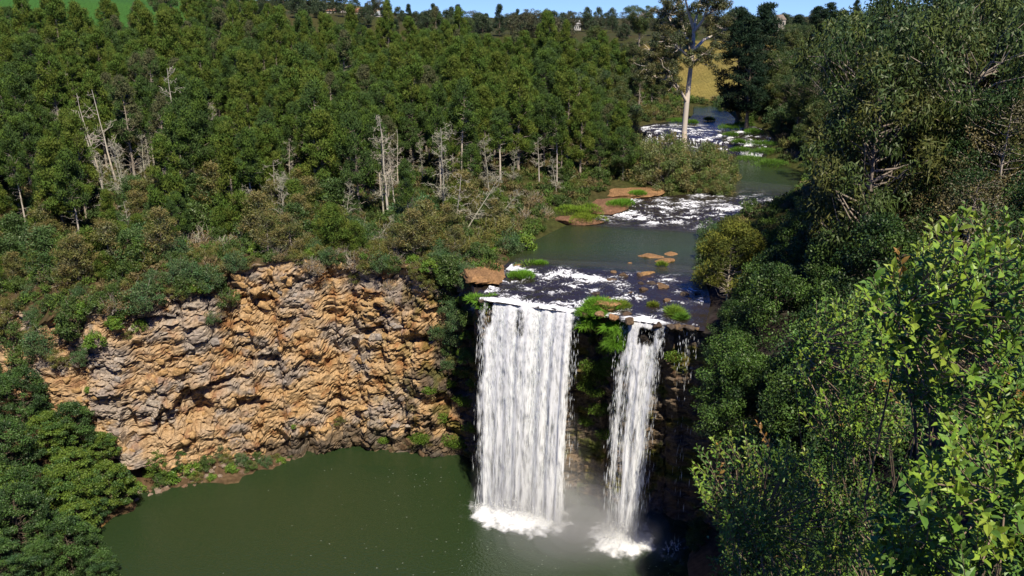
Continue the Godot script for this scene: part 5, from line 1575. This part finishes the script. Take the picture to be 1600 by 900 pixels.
	for k in 70:
		var t := rng.randf()
		var p := Vector2(-54, 112).lerp(Vector2(-33.5, 124), t) + Vector2(rng.randf_range(-1, 1), rng.randf_range(-0.8, 2.4))
		var o := mi("stone", rub[k % 6], null, Vector3(p.x, maxf(land(p.x, p.y), -30.3) + 0.05, -p.y))
		var sz := rng.randf_range(0.18, 0.6)
		o.transform.basis = Basis(Vector3.UP, rng.randf() * TAU) * Basis.from_scale(Vector3(sz * 1.3, sz * 0.8, sz))
		tag(o, "brown stone in the rubble at the water's edge below the cliff", "stone", "rubble at the foot of the cliff")

# ---------------------------------------------------------------- shrubs by the lookout
func leaf_shape(mb: MB, p: Vector3, ax: Vector3, nor: Vector3, ln: float, col: Color) -> void:
	var sd := ax.cross(nor).normalized()
	var up := sd.cross(ax).normalized()
	var w := ln * 0.21
	var a := p + ax * ln * 0.28 + up * ln * 0.02
	var b := p + ax * ln * 0.62 + up * ln * 0.0
	var tip := p + ax * ln - up * ln * 0.10
	var lift := up * ln * 0.07
	var cc := Color(col.r * 0.93, col.g * 0.93, col.b)
	mb.tri(p, a + sd * w + lift, a, col)
	mb.tri(p, a, a - sd * w + lift, cc)
	mb.tri(a, a + sd * w + lift, b + sd * w * 0.92 + lift, col)
	mb.tri(a, b + sd * w * 0.92 + lift, b, col)
	mb.tri(a, b - sd * w * 0.92 + lift, a - sd * w + lift, cc)
	mb.tri(a, b, b - sd * w * 0.92 + lift, cc)
	mb.tri(b, b + sd * w * 0.92 + lift, tip, col)
	mb.tri(b, tip, b - sd * w * 0.92 + lift, cc)

func near_shrubs() -> void:
	rng.seed = 1200
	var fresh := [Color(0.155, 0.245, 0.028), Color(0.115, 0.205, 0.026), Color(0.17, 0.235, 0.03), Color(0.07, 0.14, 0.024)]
	var singles := []
	for c in 6:
		var s := MB.new()
		leaf_shape(s, Vector3.ZERO, Vector3(0, 0, 1), Vector3.UP, 1.0, [fresh[0], fresh[1], fresh[2], fresh[3], fresh[0], Color(0.20, 0.12, 0.03)][c])
		singles.append(s.mesh(M.near_leaf))
	var specs := [
		[[[1455, 330], [1530, 305], [1600, 320], [1640, 400], [1640, 650], [1470, 650], [1430, 580], [1345, 500], [1350, 400], [1420, 385]], 4.6, 6.4, 250, 0.078, "tall leafy shrub with glossy yellow-green leaves beside the lookout", 0.55, 150],
		[[[1262, 480], [1295, 450], [1370, 440], [1420, 520], [1445, 640], [1330, 690], [1250, 640], [1235, 590]], 7.6, 9.2, 300, 0.064, "sunlit shrub with small bright leaves below the tall glossy one", 0.5, 0],
		[[[1440, 670], [1490, 640], [1560, 680], [1640, 700], [1640, 930], [1360, 930], [1350, 800], [1400, 760]], 3.6, 4.8, 180, 0.078, "low shrub with large fresh green leaves at the foot of the lookout", 0.4, 150],
		[[[1080, 700], [1170, 650], [1260, 690], [1330, 700], [1420, 780], [1420, 930], [1080, 930], [1120, 830], [1075, 740]], 7.0, 9.0, 430, 0.062, "wide bushy shrub with yellow-green shoots hanging over the pool", 0.5, 0]]
	for sp in specs:
		var poly := PackedVector2Array()
		var mid := Vector2.ZERO
		for q in sp[0]:
			poly.append(Vector2(q[0], q[1])); mid += Vector2(q[0], q[1])
		mid /= poly.size()
		var dm: float = (sp[1] + sp[2]) * 0.5
		var foot := deep(mid.x + 90, minf(mid.y + 260, 1000), dm + 1.5)
		foot.y = plateau(foot.x, -foot.z)
		var o := base("shrub", foot)
		tag(o, sp[5], "shrub", "")
		var wood := MB.new()
		var leafs := MB.new()
		var left: int = sp[7]
		var lo := Vector2(1000, 200)
		var hubs := []
		for k in 14:
			var q := mid + Vector2(rng.randf_range(-0.5, 0.7) * 180, rng.randf_range(-0.2, 1.0) * 160)
			var hub: Vector3 = deep(q.x, q.y, dm + rng.randf_range(0.3, 1.3)) - foot
			hubs.append(hub)
			limb(wood, Vector3(rng.randf_range(-0.3, 0.3), -0.3, rng.randf_range(-0.3, 0.3)), hub, 0.014, 0.007, Color(0.13, 0.10, 0.075), 5, 0.08)
		var made := 0
		while made < int(sp[3]):
			var q := Vector2(rng.randf_range(1050, 1650), rng.randf_range(290, 935))
			if not Geometry2D.is_point_in_polygon(q, poly): continue
			made += 1
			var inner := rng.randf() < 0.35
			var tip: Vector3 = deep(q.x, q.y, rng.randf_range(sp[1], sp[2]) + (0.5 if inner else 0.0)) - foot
			var hub: Vector3 = hubs[0]
			for hb in hubs:
				if hb.y < tip.y + 0.1 and hb.distance_to(tip) < hub.distance_to(tip): hub = hb
			var grow := ((tip - hub).normalized() * 0.7 + Vector3(-0.35, 0.75, 0.15) + rdir() * 0.35).normalized()
			var l := rng.randf_range(0.28, 0.55) * (dm / 8.0 * 0.5 + 0.6)
			var st := tip - grow * l
			var mm := st.lerp(tip, 0.5) + rdir() * 0.03
			tube(wood, [st.lerp(hub, 0.45), st, mm, tip], [0.006, 0.005, 0.0035, 0.002], 4, Color(0.20, 0.15, 0.11))
			var nl := rng.randi_range(13, 19)
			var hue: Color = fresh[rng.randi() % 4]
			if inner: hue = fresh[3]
			var red := rng.randf() < 0.012
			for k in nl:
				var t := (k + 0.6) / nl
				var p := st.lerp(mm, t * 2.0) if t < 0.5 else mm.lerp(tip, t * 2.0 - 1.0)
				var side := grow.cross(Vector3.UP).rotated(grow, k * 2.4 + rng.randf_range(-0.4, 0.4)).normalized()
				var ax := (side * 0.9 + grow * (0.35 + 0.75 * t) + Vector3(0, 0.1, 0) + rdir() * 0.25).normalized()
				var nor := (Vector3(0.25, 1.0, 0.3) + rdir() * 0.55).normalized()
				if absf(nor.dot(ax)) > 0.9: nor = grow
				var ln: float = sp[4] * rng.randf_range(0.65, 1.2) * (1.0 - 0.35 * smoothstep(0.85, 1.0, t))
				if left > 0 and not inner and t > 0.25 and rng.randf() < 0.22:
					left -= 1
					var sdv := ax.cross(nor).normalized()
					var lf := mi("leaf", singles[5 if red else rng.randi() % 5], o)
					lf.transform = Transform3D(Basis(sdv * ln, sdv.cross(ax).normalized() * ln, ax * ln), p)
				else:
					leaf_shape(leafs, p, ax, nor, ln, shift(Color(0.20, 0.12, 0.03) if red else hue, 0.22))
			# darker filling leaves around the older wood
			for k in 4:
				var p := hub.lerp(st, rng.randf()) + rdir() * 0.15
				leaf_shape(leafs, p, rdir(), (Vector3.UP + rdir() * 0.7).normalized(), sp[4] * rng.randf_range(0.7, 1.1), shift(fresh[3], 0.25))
		mi("stems", wood.mesh(M.bark), o)
		var lv := mi("leaves", leafs.mesh(M.near_leaf), o)
		lv.set_meta("kind", "stuff")

# ---------------------------------------------------------------- far away
func box(mb: MB, c: Vector3, s: Vector3, col: Color) -> void:
	var h := s * 0.5
	for f in [[Vector3(1, 0, 0), Vector3(0, 1, 0)], [Vector3(-1, 0, 0), Vector3(0, 1, 0)], [Vector3(0, 1, 0), Vector3(0, 0, 1)], [Vector3(0, -1, 0), Vector3(0, 0, 1)], [Vector3(0, 0, 1), Vector3(0, 1, 0)], [Vector3(0, 0, -1), Vector3(0, 1, 0)]]:
		var n: Vector3 = f[0]
		var u: Vector3 = f[1]
		var w := n.cross(u)
		var a := c + (n + u + w) * h
		var b := c + (n + u - w) * h
		var d := c + (n - u - w) * h
		var e := c + (n - u + w) * h
		mb.tri(a, d, b, col); mb.tri(a, e, d, col)

func house(px: float, py: float, d: float, w: float, wall: Color, roof: Color, label: String) -> void:
	var p := deep(px, py, d)
	var o := base("house", p)
	tag(o, label, "house", "houses on the far ridge")
	var a := MB.new()
	box(a, Vector3(0, 0.5, 0), Vector3(w, 5, w * 0.7), wall)
	mi("wall", a.mesh(M.plaster), o)
	var r := MB.new()
	var e := w * 0.56
	var q := w * 0.40
	var A := Vector3(-e, 2.9, q)
	var B := Vector3(e, 2.9, q)
	var C := Vector3(e * 0.55, 5.2, 0)
	var D := Vector3(-e * 0.55, 5.2, 0)
	var E := Vector3(-e, 2.9, -q)
	var G := Vector3(e, 2.9, -q)
	r.tri(A, C, B, roof); r.tri(A, D, C, roof); r.tri(E, G, C, roof); r.tri(E, C, D, roof); r.tri(A, E, D, roof); r.tri(B, C, G, roof); r.tri(A, B, G, roof * 0.8); r.tri(A, G, E, roof * 0.8)
	mi("roof", r.mesh(M.plaster), o)
	for k in 3:
		var m := MB.new()
		box(m, Vector3((k - 1) * w * 0.3, 1.2, w * 0.35 + 0.03), Vector3(w * 0.14, 1.4, 0.1), Color(0.05, 0.06, 0.07))
		mi("window", m.mesh(M.plaster), o)

func far_things() -> void:
	rng.seed = 1300
	# trees of the far ridge
	var far := []
	var fg := "trees along the far ridge"
	far.append(make_tree("ridge_tree", "dark round-headed tree on the far ridge", "tree", fg, {"seed": 641, "h": 12.0, "w": 5.0, "low": 0.2, "shape": "dome", "clumps": 40, "clump": 1.5, "leaves": 90, "ln": 0.7, "wd": 0.14, "cols": [Color(0.032, 0.052, 0.024), Color(0.04, 0.06, 0.028)], "squash": 0.7}))
	far.append(make_tree("ridge_tree", "pointed dark conifer on the far ridge", "tree", fg, {"seed": 642, "h": 15.0, "w": 3.4, "low": 0.1, "shape": "cone", "clumps": 40, "clump": 1.2, "leaves": 90, "ln": 0.7, "wd": 0.12, "cols": [Color(0.025, 0.045, 0.02)], "squash": 0.7}))
	far.append(make_tree("ridge_tree", "brownish open-crowned tree on the far ridge", "tree", fg, {"seed": 643, "h": 13.0, "w": 5.5, "low": 0.35, "shape": "flat", "clumps": 34, "clump": 1.4, "leaves": 80, "ln": 0.7, "wd": 0.12, "cols": [Color(0.06, 0.06, 0.03), Color(0.05, 0.06, 0.03)], "squash": 0.6}))
	rng.seed = 1310
	for q in range(330, 860, 5):
		var px := q + rng.randf_range(-4, 4)
		var d := rng.randf_range(345, 600)
		var x := (px - 800.0) / FOCAL * d * 1.04
		put(far[[0, 0, 1, 2][rng.randi() % 4]], stand(x, d, 0.5), Vector3.ONE * rng.randf_range(0.5, 0.95), rng.randf() * TAU)
	for q in range(830, 1640, 6):
		var px := q + rng.randf_range(-6, 6)
		var d := rng.randf_range(330 if q > 1180 else 400, 620)
		var x := (px - 800.0) / FOCAL * d * 1.04
		put(far[[0, 0, 2][rng.randi() % 3]], stand(x, d, 0.5), Vector3.ONE * rng.randf_range(0.5, 0.9), rng.randf() * TAU)
	# round-headed trees that stand clear of the ridge
	for q in [[916, 12, 560, 1.0], [934, 12, 565, 1.0], [958, 13, 560, 0.9], [530, 4, 560, 0.8], [446, 4, 520, 0.9], [490, 2, 430, 1.1], [595, 12, 560, 0.7]]:
		var tip := deep(q[0], q[1], q[2])
		put(far[0], Vector3(tip.x, tip.y - 12.0 * q[3] * 1.15, tip.z), Vector3(q[3] * 0.8, q[3] * 1.15, q[3] * 0.8), rng.randf() * TAU, "round-headed tree standing clear of the ridge against the sky", "round trees against the sky")
	for q in [[812, 22, 300, 1.0], [838, 20, 300, 1.0], [865, 28, 305, 0.95], [885, 42, 310, 0.8]]:
		var tip := deep(q[0], q[1], q[2])
		put(far[2], Vector3(tip.x, tip.y - 13.0 * q[3], tip.z), Vector3.ONE * q[3], rng.randf() * TAU, "olive yellow flat-crowned tree at the edge of the hillside forest", "flat-crowned trees at the forest edge")
	# wooded hill beyond the field
	for q in range(165, 300, 8):
		var d := rng.randf_range(600, 700)
		var tip := deep(q + rng.randf_range(-3, 3), 4.0 + (q - 165) * 0.13 + rng.randf_range(-3, 3), d)
		put(far[0], tip - Vector3(0, 12.0, 0), Vector3.ONE, rng.randf() * TAU, "dark tree on the wooded hill beyond the green field", "trees beyond the field")
	house(598, 32, 520, 8, Color(0.45, 0.45, 0.44), Color(0.22, 0.24, 0.26), "white house with grey roof among the ridge trees")
	house(586, 28, 540, 8, Color(0.38, 0.35, 0.30), Color(0.26, 0.20, 0.15), "cream house with tan roof among the ridge trees")
	house(562, 27, 560, 8, Color(0.40, 0.36, 0.30), Color(0.24, 0.12, 0.08), "small house with red tiled roof among the ridge trees")
	house(515, 25, 560, 8, Color(0.42, 0.40, 0.36), Color(0.26, 0.15, 0.11), "house with faded red roof at the end of the ridge")
	house(541, 31, 540, 8, Color(0.45, 0.40, 0.36), Color(0.33, 0.30, 0.28), "brown house half hidden in the ridge trees")
	house(1217, 41, 430, 5, Color(0.36, 0.33, 0.30), Color(0.16, 0.13, 0.11), "pale house between the dark pines")
	house(902, 46, 540, 4, Color(0.36, 0.36, 0.35), Color(0.30, 0.30, 0.30), "tiny white shed below the round trees")
	# pole beyond the field
	var mb := MB.new()
	tube(mb, [Vector3(0, -2, 0), Vector3(0, 5, 0), Vector3(0, 10, 0)], [0.16, 0.14, 0.10], 8, Color(0.62, 0.62, 0.62))
	tube(mb, [Vector3(-1.1, 9.2, 0), Vector3(0, 9.25, 0), Vector3(1.1, 9.2, 0)], [0.08, 0.09, 0.08], 6, Color(0.5, 0.5, 0.5))
	var pp := deep(198, 20, 430)
	var po := mi("utility_pole", mb.mesh(M.plaster), null, pp - Vector3(0, 2, 0))
	tag(po, "slim pale utility pole at the edge of the green field", "pole")
